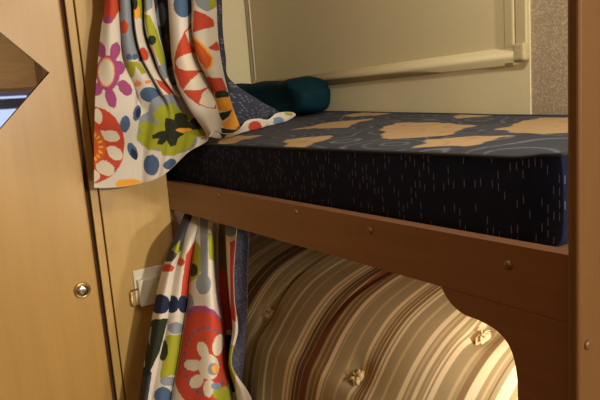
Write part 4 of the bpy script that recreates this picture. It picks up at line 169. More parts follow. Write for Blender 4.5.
('red',(13.5,16),[(14.812,1.094),(15.5,1.031),(16.0,1.0),(16.0,1.094),(16.0,1.188),(16.0,1.281),(16.0,1.375),(16.0,1.469),(16.0,1.531),(16.0,1.625),(16.0,1.688),(16.0,1.781),(16.0,1.844),(16.0,1.938),(16.0,2.031),(16.0,2.094),(16.0,2.188),(16.0,2.281),(16.0,2.375),(16.0,2.469),(16.0,2.531),(16.0,2.625),(16.0,2.719),(16.0,2.812),(16.0,2.875),(16.0,2.969),(16.0,3.062),(16.0,3.156),(16.0,3.219),(16.0,3.312),(15.969,3.406),(15.781,3.5),(15.656,3.562),(15.5,3.656),(15.406,3.75),(14.594,3.688),(13.906,3.625),(13.906,3.531),(13.906,3.438),(13.906,3.344),(14.0,3.281),(14.156,3.188),(14.281,3.094),(14.375,3.0),(14.406,2.938),(14.469,2.844),(14.531,2.75),(14.594,2.656),(14.625,2.594),(14.688,2.5),(14.719,2.406),(14.75,2.344),(14.781,2.25),(14.812,2.156),(14.812,2.094),(14.812,2.0),(14.844,1.906),(14.844,1.844),(14.844,1.75),(14.844,1.688),(14.844,1.594),(14.844,1.5),(14.844,1.438),(14.844,1.344),(14.812,1.25),(14.812,1.188)]),
('lime',(13.5,16),[(14.0,4.438),(14.562,4.438),(15.719,4.438),(16.0,4.5),(16.0,4.562),(16.0,4.656),(16.0,4.719),(16.0,4.781),(16.0,4.875),(16.0,4.938),(16.0,5.031),(16.0,5.094),(16.0,5.156),(16.0,5.219),(15.719,5.281),(15.219,5.375),(14.969,5.438),(14.656,5.531),(14.5,5.594),(14.25,5.688),(14.094,5.75),(13.781,5.688),(13.812,5.625),(13.844,5.562),(13.875,5.5),(13.906,5.438),(13.938,5.344),(13.969,5.281),(13.969,5.219),(14.0,5.156),(14.375,5.062),(14.5,5.0),(14.531,4.938),(13.719,4.844),(14.406,4.781),(14.156,4.719),(14.031,4.656),(14.031,4.594),(14.0,4.5)]),
('lime',(8,11.9),[(11.875,5.875),(11.875,5.938),(11.875,5.969),(11.875,6.0),(11.031,6.031),(10.594,6.031),(10.281,6.0),(10.062,5.969),(9.938,5.906),(9.906,5.844),(9.938,5.781),(10.062,5.719),(10.312,5.688),(10.688,5.656),(11.25,5.656),(11.875,5.688),(11.875,5.75),(11.875,5.812)]),
('greyblue',(8,11.9),[(10.469,5.625),(10.438,5.656),(10.375,5.719),(10.281,5.719),(10.156,5.75),(10.062,5.75),(9.969,5.719),(9.906,5.719),(9.844,5.656),(9.844,5.625),(9.844,5.594),(9.906,5.562),(9.969,5.531),(10.062,5.531),(10.188,5.531),(10.281,5.531),(10.375,5.562),(10.438,5.594)])]
HEM_PRINT=[('red',(2.8,5.2),[(4.625,1.094),(4.688,0.781),(4.438,0.75),(4.188,0.719),(3.938,0.688),(3.719,0.656),(3.562,0.625),(3.438,0.625),(3.25,1.188),(3.156,1.5),(3.125,1.75),(3.219,1.969),(3.344,2.125),(3.531,2.156),(3.719,2.062),(3.969,1.875),(4.219,1.688),(4.438,1.438)]),
('leaf',(0,2),[(0.438,2.312),(0.562,3.0),(1.031,2.344),(1.312,2.156),(1.281,1.438),(1.219,0.875),(1.312,0.0),(0.906,1.031),(0.688,1.562)]),
('greyblue',(6.5,9),[(7.719,1.188),(7.812,0.781),(7.719,0.719),(7.562,0.719),(7.406,0.719),(7.219,0.719),(7.062,0.719),(6.625,1.25),(6.5,1.5),(6.5,1.719),(6.5,2.219),(6.5,2.438),(6.688,2.406),(6.906,2.281),(7.125,2.094),(7.344,1.875),(7.5,1.656),(7.656,1.406)]),
('lime',(7.5,9.4),[(8.0,3.0),(8.312,2.844),(8.656,2.688),(9.156,2.594),(8.75,1.656),(8.188,1.844),(7.781,2.125)])]

# ------------------------------------------------------------------ helpers
def lin(r, g, b):
    f = lambda c: (c/255/12.92) if c/255 <= .04045 else ((c/255+.055)/1.055)**2.4
    return (f(r), f(g), f(b), 1.0)

def new_mat(name):
    m = bpy.data.materials.new(name); m.use_nodes = True
    nt = m.node_tree
    return m, nt, nt.nodes['Principled BSDF']

def node(nt, t, **kw):
    n = nt.nodes.new(t)
    for k, v in kw.items(): setattr(n, k, v)
    return n

def plain(name, col, rough=.5, metal=0., bump=0., bscale=200., var=0.):
    m, nt, b = new_mat(name)
    b.inputs['Base Color'].default_value = col
    b.inputs['Roughness'].default_value = rough
    b.inputs['Metallic'].default_value = metal
    tc = node(nt, 'ShaderNodeTexCoord')
    nz = node(nt, 'ShaderNodeTexNoise'); nz.inputs['Scale'].default_value = bscale; nz.inputs['Detail'].default_value = 4
    nt.links.new(tc.outputs['Object'], nz.inputs['Vector'])
    if bump:
        bp = node(nt, 'ShaderNodeBump'); bp.inputs['Strength'].default_value = bump; bp.inputs['Distance'].default_value = .002
        nt.links.new(nz.outputs['Fac'], bp.inputs['Height']); nt.links.new(bp.outputs['Normal'], b.inputs['Normal'])
    if var:
        mx = node(nt, 'ShaderNodeMix', data_type='RGBA')
        mx.inputs['A'].default_value = tuple(c*(1-var) for c in col[:3])+(1,)
        mx.inputs['B'].default_value = tuple(min(1, c*(1+var)) for c in col[:3])+(1,)
        nt.links.new(nz.outputs['Fac'], mx.inputs['Factor']); nt.links.new(mx.outputs['Result'], b.inputs['Base Color'])
    return m

def wood(name, a, b_, scale, rough=.4, bump=.15, coat=0., stain=0.):
    m, nt, b = new_mat(name)
    tc = node(nt, 'ShaderNodeTexCoord'); mp = node(nt, 'ShaderNodeMapping'); mp.inputs['Scale'].default_value = scale
    nt.links.new(tc.outputs['Object'], mp.inputs['Vector'])
    n1 = node(nt, 'ShaderNodeTexNoise'); n1.inputs['Scale'].default_value = 1; n1.inputs['Detail'].default_value = 6; n1.inputs['Roughness'].default_value = .6
    nt.links.new(mp.outputs['Vector'], n1.inputs['Vector'])
    rp = node(nt, 'ShaderNodeValToRGB'); rp.color_ramp.elements[0].position = .3; rp.color_ramp.elements[1].position = .7
    rp.color_ramp.elements[0].color = a; rp.color_ramp.elements[1].color = b_
    nt.links.new(n1.outputs['Fac'], rp.inputs['Fac'])
    out = rp.outputs['Color']
    if stain:
        n2 = node(nt, 'ShaderNodeTexNoise'); n2.inputs['Scale'].default_value = 9; n2.inputs['Detail'].default_value = 5
        nt.links.new(tc.outputs['Object'], n2.inputs['Vector'])
        r2 = node(nt, 'ShaderNodeValToRGB'); r2.color_ramp.elements[0].position = .55; r2.color_ramp.elements[1].position = .75
        nt.links.new(n2.outputs['Fac'], r2.inputs['Fac'])
        ml = node(nt, 'ShaderNodeMath', operation='MULTIPLY'); ml.inputs[1].default_value = stain
        nt.links.new(r2.outputs['Color'], ml.inputs[0])
        mx = node(nt, 'ShaderNodeMix', data_type='RGBA'); mx.inputs['B'].default_value = tuple(c*.35 for c in a[:3])+(1,)
        nt.links.new(ml.outputs[0], mx.inputs['Factor']); nt.links.new(out, mx.inputs['A']); out = mx.outputs['Result']
    nt.links.new(out, b.inputs['Base Color'])
    b.inputs['Roughness'].default_value = rough
    b.inputs['Coat Weight'].default_value = coat; b.inputs['Coat Roughness'].default_value = .25
    if bump:
        bp = node(nt, 'ShaderNodeBump'); bp.inputs['Strength'].default_value = bump; bp.inputs['Distance'].default_value = .001
        nt.links.new(n1.outputs['Fac'], bp.inputs['Height']); nt.links.new(bp.outputs['Normal'], b.inputs['Normal'])
    return m

def dash_fabric(name, base, dash, sx, sz, axis_u='X', amount=.45, wid=.1, rough=.9, vary=.25):
    """woven cloth with short scattered upright dashes"""
    m, nt, b = new_mat(name)
    L = nt.links
    tc = node(nt, 'ShaderNodeTexCoord'); sp = node(nt, 'ShaderNodeSeparateXYZ'); L.new(tc.outputs['Object'], sp.inputs[0])
    def mth(op, a, b2=None, c=None):
        n = node(nt, 'ShaderNodeMath', operation=op)
        for i, v in enumerate((a, b2, c)):
            if v is None: continue
            if isinstance(v, (int, float)): n.inputs[i].default_value = v
            else: L.new(v, n.inputs[i])
        return n.outputs[0]
    u0 = mth('ADD', sp.outputs['X'], mth('MULTIPLY', sp.outputs['Y'], .9))
    u = mth('MULTIPLY', u0, sx); cu = mth('FLOOR', u); fu = mth('FRACT', u)
    w1 = node(nt, 'ShaderNodeTexWhiteNoise', noise_dimensions='1D'); L.new(cu, w1.inputs['W'])
    v = mth('ADD', mth('MULTIPLY', sp.outputs['Z'], sz), mth('MULTIPLY', w1.outputs['Value'], 7.3))
    cv = mth('FLOOR', v); fv = mth('FRACT', v)
    cb = node(nt, 'ShaderNodeCombineXYZ'); L.new(cu, cb.inputs[0]); L.new(cv, cb.inputs[1])
    w2 = node(nt, 'ShaderNodeTexWhiteNoise', noise_dimensions='2D'); L.new(cb.outputs[0], w2.inputs['Vector'])
    pick = mth('LESS_THAN', w2.outputs['Value'], amount)
    tilt = mth('MULTIPLY', mth('SUBTRACT', w2.outputs['Value'], amount/2), .35)
    du = mth('ABSOLUTE', mth('SUBTRACT', mth('SUBTRACT', fu, .5), mth('MULTIPLY', tilt, mth('SUBTRACT', fv, .5))))
    line = mth('LESS_THAN', du, wid)
    lo = mth('MULTIPLY', mth('GREATER_THAN', fv, .15), mth('LESS_THAN', fv, .8))
    mask = mth('MULTIPLY', mth('MULTIPLY', pick, line), lo)
    nz = node(nt, 'ShaderNodeTexNoise'); nz.inputs['Scale'].default_value = 60; nz.inputs['Detail'].default_value = 5
    L.new(tc.outputs['Object'], nz.inputs['Vector'])
    m1 = node(nt, 'ShaderNodeMix', data_type='RGBA')
    m1.inputs['A'].default_value = tuple(c*(1-vary) for c in base[:3])+(1,); m1.inputs['B'].default_value = tuple(c*(1+vary) for c in base[:3])+(1,)
    L.new(nz.outputs['Fac'], m1.inputs['Factor'])
    m2 = node(nt, 'ShaderNodeMix', data_type='RGBA'); m2.inputs['B'].default_value = dash
    L.new(m1.outputs['Result'], m2.inputs['A']); L.new(mask, m2.inputs['Factor'])
    L.new(m2.outputs['Result'], b.inputs['Base Color'])
    b.inputs['Roughness'].default_value = rough; b.inputs['Specular IOR Level'].default_value = .2
    bp = node(nt, 'ShaderNodeBump'); bp.inputs['Strength'].default_value = .25; bp.inputs['Distance'].default_value = .001
    n3 = node(nt, 'ShaderNodeTexNoise'); n3.inputs['Scale'].default_value = 500
    L.new(tc.outputs['Object'], n3.inputs['Vector']); L.new(n3.outputs['Fac'], bp.inputs['Height']); L.new(bp.outputs['Normal'], b.inputs['Normal'])
    return m

def colour_cloth(name, rough=.85, weave=900., sheen=.0, swirl=None):
    """cloth whose print is the mesh's colour attribute"""
    m, nt, b = new_mat(name)
    at = node(nt, 'ShaderNodeAttribute', attribute_name='print')
    tc = node(nt, 'ShaderNodeTexCoord')
    out = at.outputs['Color']
    nz = node(nt, 'ShaderNodeTexNoise'); nz.inputs['Scale'].default_value = weave; nz.inputs['Detail'].default_value = 3
    nt.links.new(tc.outputs['Object'], nz.inputs['Vector'])
    bp = node(nt, 'ShaderNodeBump'); bp.inputs['Strength'].default_value = .2; bp.inputs['Distance'].default_value = .001
    nt.links.new(nz.outputs['Fac'], bp.inputs['Height']); nt.links.new(bp.outputs['Normal'], b.inputs['Normal'])
    nt.links.new(out, b.inputs['Base Color'])
    b.inputs['Roughness'].default_value = rough; b.inputs['Specular IOR Level'].default_value = .25
    return m

def tag(o, label=None, cat=None, group=None, kind=None):
    for k, v in (('label', label), ('category', cat), ('group', group), ('kind', kind)):
        if v: o[k] = v
    return o

def thing(name, label, cat, loc, group=None):
    o = bpy.data.objects.new(name, None); COL.objects.link(o)
    o.location = loc; o.empty_display_size = .05
    return tag(o, label, cat, group)

def wloc(o):
    v = Vector((0, 0, 0))
    while o is not None: v += o.location; o = o.parent
    return v

def link_mesh(name, me, mats, parent=None, smooth=False, base=None):
    """world-space mesh -> object whose origin is its parent's (or its own base)"""
    o = bpy.data.objects.new(name, me); COL.objects.link(o)
    if parent is not None:
        o.parent = parent; off = wloc(parent)
    else:
        if base is None:
            cs = [v.co for v in me.vertices]
            base = Vector(((min(c.x for c in cs)+max(c.x for c in cs))/2, (min(c.y for c in cs)+max(c.y for c in cs))/2, min(c.z for c in cs)))
        o.location = base; off = Vector(base)
    me.transform(Matrix.Translation(-off))
    for m in (mats if isinstance(mats, (list, tuple)) else [mats]): me.materials.append(m)
    for p in me.polygons: p.use_smooth = smooth
    return o

def from_bm(name, bm, mats, parent=None, smooth=False, base=None):
    bmesh.ops.recalc_face_normals(bm, faces=bm.faces)
    me = bpy.data.meshes.new(name); bm.to_mesh(me); bm.free()
    return link_mesh(name, me, mats, parent, smooth, base)

def box_bm(bm, x0, x1, y0, y1, z0, z1, bev=0., seg=2):
    r = bmesh.ops.create_cube(bm, size=1)
    vs = r['verts']
    bmesh.ops.scale(bm, vec=(x1-x0, y1-y0, z1-z0), verts=vs)
    bmesh.ops.translate(bm, vec=((x0+x1)/2, (y0+y1)/2, (z0+z1)/2), verts=vs)
    if bev:
        es = list({e for v in vs for e in v.link_edges})
        bmesh.ops.bevel(bm, geom=es, offset=bev, segments=seg, affect='EDGES', profile=.5)
    return bm

def box(name, x0, x1, y0, y1, z0, z1, mat, parent=None, bev=0., seg=2):
    return from_bm(name, box_bm(bmesh.new(), x0, x1, y0, y1, z0, z1, bev, seg), mat, parent)

def prism(name, poly, y0, y1, mat, parent=None, bev=.0015):
    """polygon in XZ, extruded along Y"""
    bm = bmesh.new()
    f = [bm.verts.new((x, y0, z)) for x, z in poly]; g = [bm.verts.new((x, y1, z)) for x, z in poly]
    bm.faces.new(f); bm.faces.new(g[::-1]); n = len(poly)
    for i in range(n): bm.faces.new((f[i], g[i], g[(i+1) % n], f[(i+1) % n]))
    if bev:
        es = [e for e in bm.edges if abs(e.verts[0].co.y-e.verts[1].co.y) < 1e-6]
        bmesh.ops.bevel(bm, geom=es, offset=bev, segments=2, affect='EDGES', profile=.5)
    return from_bm(name, bm, mat, parent)

def lathe_bm(bm, prof, M, n=24, mi=0):
    """profile (r, h) around local z, placed by matrix M"""
    rings = []
    for r, h in prof:
        if r < 1e-6: rings.append([bm.verts.new(M @ Vector((0, 0, h)))])
        else: rings.append([bm.verts.new(M @ Vector((r*math.cos(2*math.pi*i/n), r*math.sin(2*math.pi*i/n), h))) for i in range(n)])
    for a, b in zip(rings, rings[1:]):
        for i in range(n):
            j = (i+1) % n
            if len(a) == 1 and len(b) > 1: f = bm.faces.new((a[0], b[i], b[j]))
            elif len(b) == 1 and len(a) > 1: f = bm.faces.new((a[i], a[j], b[0]))
            elif len(a) > 1: f = bm.faces.new((a[i], a[j], b[j], b[i]))
            else: continue
            f.material_index = mi

def tube_bm(bm, pts, r, n=8, closed=False):
    pts = [Vector(p) for p in pts]; N = len(pts); rings = []
    for i, p in enumerate(pts):
        a = pts[i-1] if (i > 0 or closed) else p; b = pts[(i+1) % N] if (i < N-1 or closed) else p
        t = (b-a).normalized(); up = Vector((0, 0, 1)) if abs(t.z) < .9 else Vector((1, 0, 0))
        s = t.cross(up).normalized(); u = s.cross(t)
        rr = r[i] if isinstance(r, list) else r
        rings.append([bm.verts.new(p+s*rr*math.cos(2*math.pi*k/n)+u*rr*math.sin(2*math.pi*k/n)) for k in range(n)])
    for i in range(N if closed else N-1):
        a, b = rings[i], rings[(i+1) % N]
        for k in range(n): bm.faces.new((a[k], a[(k+1) % n], b[(k+1) % n], b[k]))
    if not closed: bm.faces.new(rings[0][::-1]); bm.faces.new(rings[-1])

def crom(P, n):
    P = np.asarray(P, float); N = len(P); out = []
    for i in range(N-1):
        p0 = P[i-1] if i > 0 else 2*P[0]-P[1]
        p1, p2 = P[i], P[i+1]
        p3 = P[i+2] if i+2 < N else 2*P[-1]-P[-2]
        for k in range(n):
            t = k/n
            out.append(.5*(2*p1+(-p0+p2)*t+(2*p0-5*p1+4*p2-p3)*t*t+(-p0+3*p1-3*p2+p3)*t**3))
    out.append(P[-1]); return np.array(out)

def fine_net(W, nu, nv):
    G = crom(W, nu); return np.swapaxes(crom(np.swapaxes(G, 0, 1), nv), 0, 1)

def grid_mesh(name, G):
    a, b = G.shape[:2]
    idx = np.arange(a*b).reshape(a, b)
    F = np.stack([idx[:-1, :-1], idx[1:, :-1], idx[1:, 1:], idx[:-1, 1:]], -1).reshape(-1, 4)
    me = bpy.data.meshes.new(name); me.from_pydata(G.reshape(-1, 3).tolist(), [], F.tolist()); me.update()
    return me

def paint(me, cols):
    at = me.color_attributes.new('print', 'FLOAT_COLOR', 'POINT')
    at.data.foreach_set('color', np.asarray(cols, np.float32).reshape(-1))

def in_poly(px, py, poly):
    inside = np.zeros(px.shape, bool); n = len(poly)
    for i in range(n):
        x0, y0 = poly[i]; x1, y1 = poly[i-1]
        if y0 == y1: continue
        inside ^= ((y0 > py) != (y1 > py)) & (px < (x1-x0)*(py-y0)/(y1-y0)+x0)
    return inside

PAL = {k: np.array(lin(*v)) for k, v in dict(
    white=(214, 206, 192), red=(192, 72, 48), mag=(160, 74, 124), cream=(216, 206, 184), peach=(226, 140, 86), orange_red=(208, 94, 44),
    yellow=(238, 172, 70), orange=(240, 166, 58), blue=(76, 98, 130), navy=(36, 46, 74), grey=(138, 146, 154), greyblue=(120, 142, 164), lime=(160, 162, 44),
    leaf=(44, 50, 34), slate=(66, 66, 76), brown=(120, 92, 66)).items()}

def printed_cloth(name, net, prints, mat, parent, nu=24, nv=44, thick=.0012, rim=None):
    W = np.array(net); G = fine_net(W, nu, nv)
    me = grid_mesh(name, G)
    a, b = G.shape[:2]
    uu, vv = np.meshgrid(np.arange(a)/nu, np.arange(b)/nv, indexing='ij')
    c = np.tile(PAL['white'], (a, b, 1))
    for colr, band, poly in prints:
        mk = in_poly(uu, vv, poly) & (uu >= band[0]) & (uu <= band[1])
        c[mk] = PAL[colr]
    paint(me, c)
    o = link_mesh(name, me, mat, parent, True)
    s = o.modifiers.new('thickness', 'SOLIDIFY'); s.thickness = thick; s.offset = 0
    return o

def plain_cloth(name, net, mat, parent, nu=12, nv=20, thick=.0012):
    o = link_mesh(name, grid_mesh(name, fine_net(np.array(net), nu, nv)), mat, parent, True)
    s = o.modifiers.new('thickness', 'SOLIDIFY'); s.thickness = thick; s.offset = 0
    return o

# ------------------------------------------------------------------ materials
M_door = wood('tan_veneer', lin(176, 136, 68), lin(188, 148, 78), (22, 22, 1.6), .42, .06, .15)
M_panel = wood('tan_veneer_worn', lin(186, 150, 84), lin(200, 164, 96), (22, 22, 1.6), .5, .08, .05, stain=.35)
M_rail = wood('brown_stained_wood', lin(132, 92, 65), lin(144, 100, 72), (2.2, 40, 40), .42, .1, .1)
M_post = wood('brown_stained_post', lin(110, 77, 40), lin(120, 84, 45), (40, 40, 2), .38, .1, .15)
M_cream = plain('cream_paint', lin(216, 203, 164), .5, 0, .05, 60, .03)
M_shade = plain('cream_blind_cloth', lin(206, 192, 152), .7, 0, .12, 500, .03)
M_ceil = plain('ceiling_lining', lin(190, 178, 150), .8, 0, .2, 80, .04)
M_floor = wood('floor_vinyl', lin(84, 62, 44), lin(112, 86, 60), (3, 30, 3), .5, .05)
M_aisle = wood('aisle_wood', lin(120, 84, 46), lin(146, 104, 60), (20, 20, 1.5), .5, .05)
M_brownwall = wood('brown_wall_wood', lin(140, 114, 82), lin(160, 132, 96), (2, 3, 30), .45, .05)
M_navy = dash_fabric('navy_dash_fabric', lin(31, 38, 64), lin(116, 124, 152), 105, 62, amount=.34, wid=.06)
M_piping = plain('dark_piping', lin(40, 42, 52), .8, 0, .2, 400)
M_print = colour_cloth('printed_cotton')
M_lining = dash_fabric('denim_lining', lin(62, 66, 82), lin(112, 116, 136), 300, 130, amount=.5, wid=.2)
M_lining_lit = dash_fabric('denim_lining_lit', lin(84, 88, 112), lin(134, 138, 162), 300, 110, amount=.5, wid=.2)  # brighter copy of the same lining, light put into its colour
M_topcloth = colour_cloth('patchwork_cloth', .8, 250.)
M_stripe = colour_cloth('striped_ticking', .75, 700.)
M_teal = plain('teal_cotton', lin(6, 38, 48), .7, 0, .35, 25, .25)
M_tuft = plain('cream_tuft_thread', lin(206, 188, 148), .9, 0, .4, 300, .1)
M_plastic = plain('white_plastic', lin(232, 226, 206), .35)
M_brass = plain('aged_brass', lin(190, 168, 124), .3, 1., .05, 80)
M_chrome = plain('brushed_nickel', lin(220, 208, 178), .22, 1.)
M_mirror = plain('mirror_silver', lin(238, 238, 240), .02, 1.)
M_gap_shade = plain('gap_shade', lin(84, 50, 26), .8)  # dark brown standing in for shade in the door gap
M_batten = wood('pale_batten', lin(176, 132, 76), lin(190, 148, 90), (20, 20, 3), .55)

# wallpaper: mottled, embossed
M_paper, nt, bs = new_mat('embossed_wallpaper')
tc = node(nt, 'ShaderNodeTexCoord'); vo = node(nt, 'ShaderNodeTexVoronoi'); vo.inputs['Scale'].default_value = 130
nz = node(nt, 'ShaderNodeTexNoise'); nz.inputs['Scale'].default_value = 300; nz.inputs['Detail'].default_value = 3
nt.links.new(tc.outputs['Object'], nz.inputs['Vector']); nt.links.new(tc.outputs['Object'], vo.inputs['Vector'])
rp = node(nt, 'ShaderNodeValToRGB'); rp.color_ramp.elements[0].color = lin(156, 138, 112); rp.color_ramp.elements[1].color = lin(184, 168, 142)
rp.color_ramp.elements[0].position = .46; rp.color_ramp.elements[1].position = .64
nt.links.new(nz.outputs['Fac'], rp.inputs['Fac']); nt.links.new(rp.outputs['Color'], bs.inputs['Base Color'])
bp = node(nt, 'ShaderNodeBump'); bp.inputs['Strength'].default_value = .6; bp.inputs['Distance'].default_value = .002
nt.links.new(nz.outputs['Fac'], bp.inputs['Height']); nt.links.new(bp.outputs['Normal'], bs.inputs['Normal'])
bs.inputs['Roughness'].default_value = .55

# ------------------------------------------------------------------ room shell
def struct(o): o['kind'] = 'structure'; return o
struct(box('floor', -1.3, 4.3, -1.7, BACK+.1, FLOOR-.05, FLOOR, M_floor))
struct(box('ceiling', -1.3, 4.3, -1.7, BACK+.1, CEIL, CEIL+.05, M_ceil))
struct(box('wall_back', -1.3, 4.3, BACK+.004, BACK+.1, FLOOR, CEIL, M_paper))
struct(box('wall_front', -1.3, 4.3, -1.7, -1.6, FLOOR, CEIL, M_aisle))
struct(box('wall_left', -1.3, -1.2, -1.6, BACK+.004, FLOOR, CEIL, M_cream))
def wall_right():
    # a brown timber wall with a window opening (seen in the wardrobe's mirror)
    bm = bmesh.new()
    y0, y1, z0, z1 = -.62, .375, -.1, .43
    for a in ((-1.6, y0, FLOOR, CEIL), (y1, BACK+.004, FLOOR, CEIL), (y0, y1, FLOOR, z0), (y0, y1, z1, CEIL)):
        box_bm(bm, 4.2, 4.28, *a)
    struct(from_bm('wall_right', bm, M_brownwall))
    fr = bmesh.new()
    for a in ((y0-.03, y1+.02, z1, z1+.03), (y0-.03, y1+.02, z0-.03, z0), (y0-.03, y0, z0, z1), (y1-.012, y1+.02, z0, z1)):
        box_bm(fr, 4.17, 4.2, *a, bev=.003)
    w = struct(from_bm('window_2', fr, plain('blue_grey_frame', lin(70, 84, 150), .4)))
    blind = box('window_blind', 4.215, 4.225, y0, y1-.012, z1-.11, z1-.02, plain('navy_blind', lin(38, 46, 92), .6), w)
    m, nt, b = new_mat('daylight_sky')
    b.inputs['Base Color'].default_value = (0, 0, 0, 1)
    b.inputs['Emission Color'].default_value = lin(196, 214, 255); b.inputs['Emission Strength'].default_value = 1.2
    box('window_pane', 4.24, 4.25, y0, y1, z0, z1, m, w)
wall_right()
# shelf edge and upright trim on that wall
struct(box('trim_1', 4.16, 4.2, -1.6, .42, .495, .512, M_brownwall))
struct(box('trim_2', 4.17, 4.2, .47, .52, FLOOR, CEIL, wood('trim_wood', lin(88, 52, 26), lin(110, 66, 34), (20, 20, 2))))

# cream painted lining below and beside the window
struct(box('trim_3', -1.2, .76, BACK-.0, BACK+.004, -.05, CEIL, M_cream))
struct(box('wall_bunk_end', -.56, -.52, .0, BACK-.004, FLOOR, CEIL, M_cream))
struct(box('trim_4', -.014, -.0005, .0008, .03, FLOOR, -.034, M_rail))
M_frame_dim = plain('cream_frame_dimmed', lin(186, 172, 132), .5, 0, .05, 60, .03)  # same cream, darkened to hold down the lamp's highlight on bar and jambs
def window():
    bm = bmesh.new()
    x0, x1 = -.495, .70
    box_bm(bm, x0-.02, x0+.0, BACK-.011, BACK, .24, CEIL-.04, .003)          # left jamb
    box_bm(bm, x1, x1+.027, BACK-.013, BACK, .24, CEIL-.04, .004)            # right jamb, two steps
    box_bm(bm, x1+.029, x1+.058, BACK-.010, BACK, .262, CEIL-.04, .003)
    box_bm(bm, x0-.022, x1+.045, BACK-.026, BACK, CEIL-.06, CEIL-.02, .003)
    w = struct(from_bm('window_1', bm, M_frame_dim))
    # bottom cassette bar: rounded D section
    b2 = bmesh.new(); sec = []
    zc, hz, dy = .2625, .0205, .034
    pr = crom(np.array([(.003, -hz), (.012, -.0165), (.026, -.008), (.029, -.002), (.026, .006), (.016, .015), (.009, hz-.001), (.006, hz)]), 5)
    sec = [(BACK-float(p[0]), zc+float(p[1])) for p in pr]
    sec = [(BACK, zc-hz)]+sec+[(BACK, zc+hz)]
    L = [b2.verts.new((x0-.018, y, z)) for y, z in sec]; R_ = [b2.verts.new((x1+.034, y, z)) for y, z in sec]
    for i in range(len(sec)-1): b2.faces.new((L[i], R_[i], R_[i+1], L[i+1]))
    b2.faces.new(L[::-1]); b2.faces.new(R_)
    from_bm('sill_bar', b2, M_frame_dim, w, True)
    box('roller_blind', x0, x1, BACK-.006, BACK-.0005, .28, CEIL-.05, M_shade, w)
    b3 = bmesh.new()     # pale runner on the left jamb
    tube_bm(b3, [(x0+.012, BACK-.009, .29), (x0+.012, BACK-.009, CEIL-.06)], .003)
    from_bm('blind_runner', b3, M_plastic, w, True)
    # worn corner joint
    b4 = bmesh.new(); box_bm(b4, x1+.03, x1+.062, BACK-.024, BACK, .248, .288, .006, 3)
    from_bm('corner_joint', b4, plain('cracked_cream_paint', lin(180, 166, 126), .7, 0, .9, 120, .15), w)
window()

# ------------------------------------------------------------------ wardrobe
wd = thing('wardrobe', 'tan wood veneer wardrobe with diamond mirror in its door, left of the bunks', 'wardrobe', (-.35, -.7, FLOOR))
box('side_panel', -.014, 0, -.191, .0, FLOOR+.0, CEIL-.001, M_panel, wd, .002)
box('stile', -.03, -.006, -.2140, -.1935, FLOOR, CEIL-.001, M_panel, wd, .002)
box('door_recess', -.031, -.029, -.24, -.2, FLOOR, CEIL-.001, M_gap_shade, wd)
box('carcass', -1.19, -.031, -1.4, -.002, FLOOR, CEIL-.001, M_aisle, wd)
dr = box('door', -.006, .014, -1.15, -.2305, FLOOR+.06, CEIL-.04, M_door, wd, .005, 3)
def diamond():
    cy, cz, h = -.278-.19, .312, .19
    bm = bmesh.new()
    o = [(cy+h, cz), (cy, cz+h), (cy-h, cz), (cy, cz-h)]
    i_ = [(cy+h-.004, cz), (cy, cz+h-.004), (cy-h+.004, cz), (cy, cz-h+.004)]
    A = [bm.verts.new((.0142, y, z)) for y, z in o]; B = [bm.verts.new((.0165, y, z)) for y, z in i_]
    bm.faces.new(B); bm.faces.new(A[::-1])
    for k in range(4): bm.faces.new((A[k], A[(k+1) % 4], B[(k+1) % 4], B[k]))
    m = from_bm('mirror', bm, [M_mirror], dr)
    m['label'] = 'diamond-shaped mirror'
diamond()
def knob():
    bm = bmesh.new(); X = Matrix.Translation((.014, -.272, -.2545)) @ Matrix.Rotation(math.pi/2, 4, 'Y')
    lathe_bm(bm, [(.0215, 0), (.0215, .004), (.019, .0065), (.0165, .006), (.0155, .002), (0, .002)], X, 32)
    k = from_bm('knob', bm, M_brass, dr, True); k['label'] = 'round brass push knob'
    b2 = bmesh.new()
    lathe_bm(b2, [(.0152, .002), (.0152, .008), (.0135, .0105), (.007, .0118), (0, .0121)], X, 28)
    from_bm('push_button', b2, M_chrome, k, True)
knob()

# white latch plate with brass loop
lt = thing('door_catch', 'small white plastic catch with brass wire loop, beside the lower curtain', 'latch', (.004, -.09, -.335))
def catch():
    bm = bmesh.new()
    box_bm(bm, .0006, .006, -.130, -.03, -.335, -.236, .002)
    o = from_bm('base_plate', bm, M_plastic, lt)
    b2 = bmesh.new()
    box_bm(b2, .006, .024, -.124, -.066, -.339, -.262, .003)
    from_bm('catch_body', b2, M_plastic, lt)
    b3 = bmesh.new()
    tube_bm(b3, [(.012, -.122, -.288), (.016, -.141, -.288), (.017, -.145, -.293), (.017, -.145, -.330), (.016, -.141, -.335), (.012, -.122, -.335)], .0022, 8)
    w = from_bm('wire_loop', b3, M_brass, lt, True); w['label'] = 'bent brass wire loop'
catch()

# ------------------------------------------------------------------ bunk frame
bk = thing('bunk_bed', 'brown stained wooden bunk frame with curved cut-out leg and screw caps', 'bunk bed', (.6, .3, FLOOR))
prism('side_rail', [(0.001, 0), (1.246, 0), (1.246, -.0818), (0.001, -.0818)], 0, .022, M_rail, bk, .0007)
leg = [(1.040, -.0821)]
for p in crom(np.array([(1.040, -.0825), (1.056, -.101), (1.080, -.1125), (1.110, -.1145), (1.139, -.122), (1.157, -.139), (1.1655, -.168), (1.167, -.21), (1.167, -.4), (1.167, FLOOR)]), 6)[1:]:
    leg.append((float(p[0]), float(p[1])))
leg += [(1.246, FLOOR), (1.246, -.0821)]
prism('leg_panel', leg, 0, .022, M_rail, bk, .0005)
box('end_post', 1.2475, 1.2625, -.018, .06, FLOOR, CEIL-.001, M_post, bk, .004, 3)
box('slat_base', -.515, 1.235, .024, BACK-.006, -.032, -.016, M_batten, bk)
box('lower_base', -.515, 1.245, .036, BACK-.006, -.80, -.772, M_batten, bk)
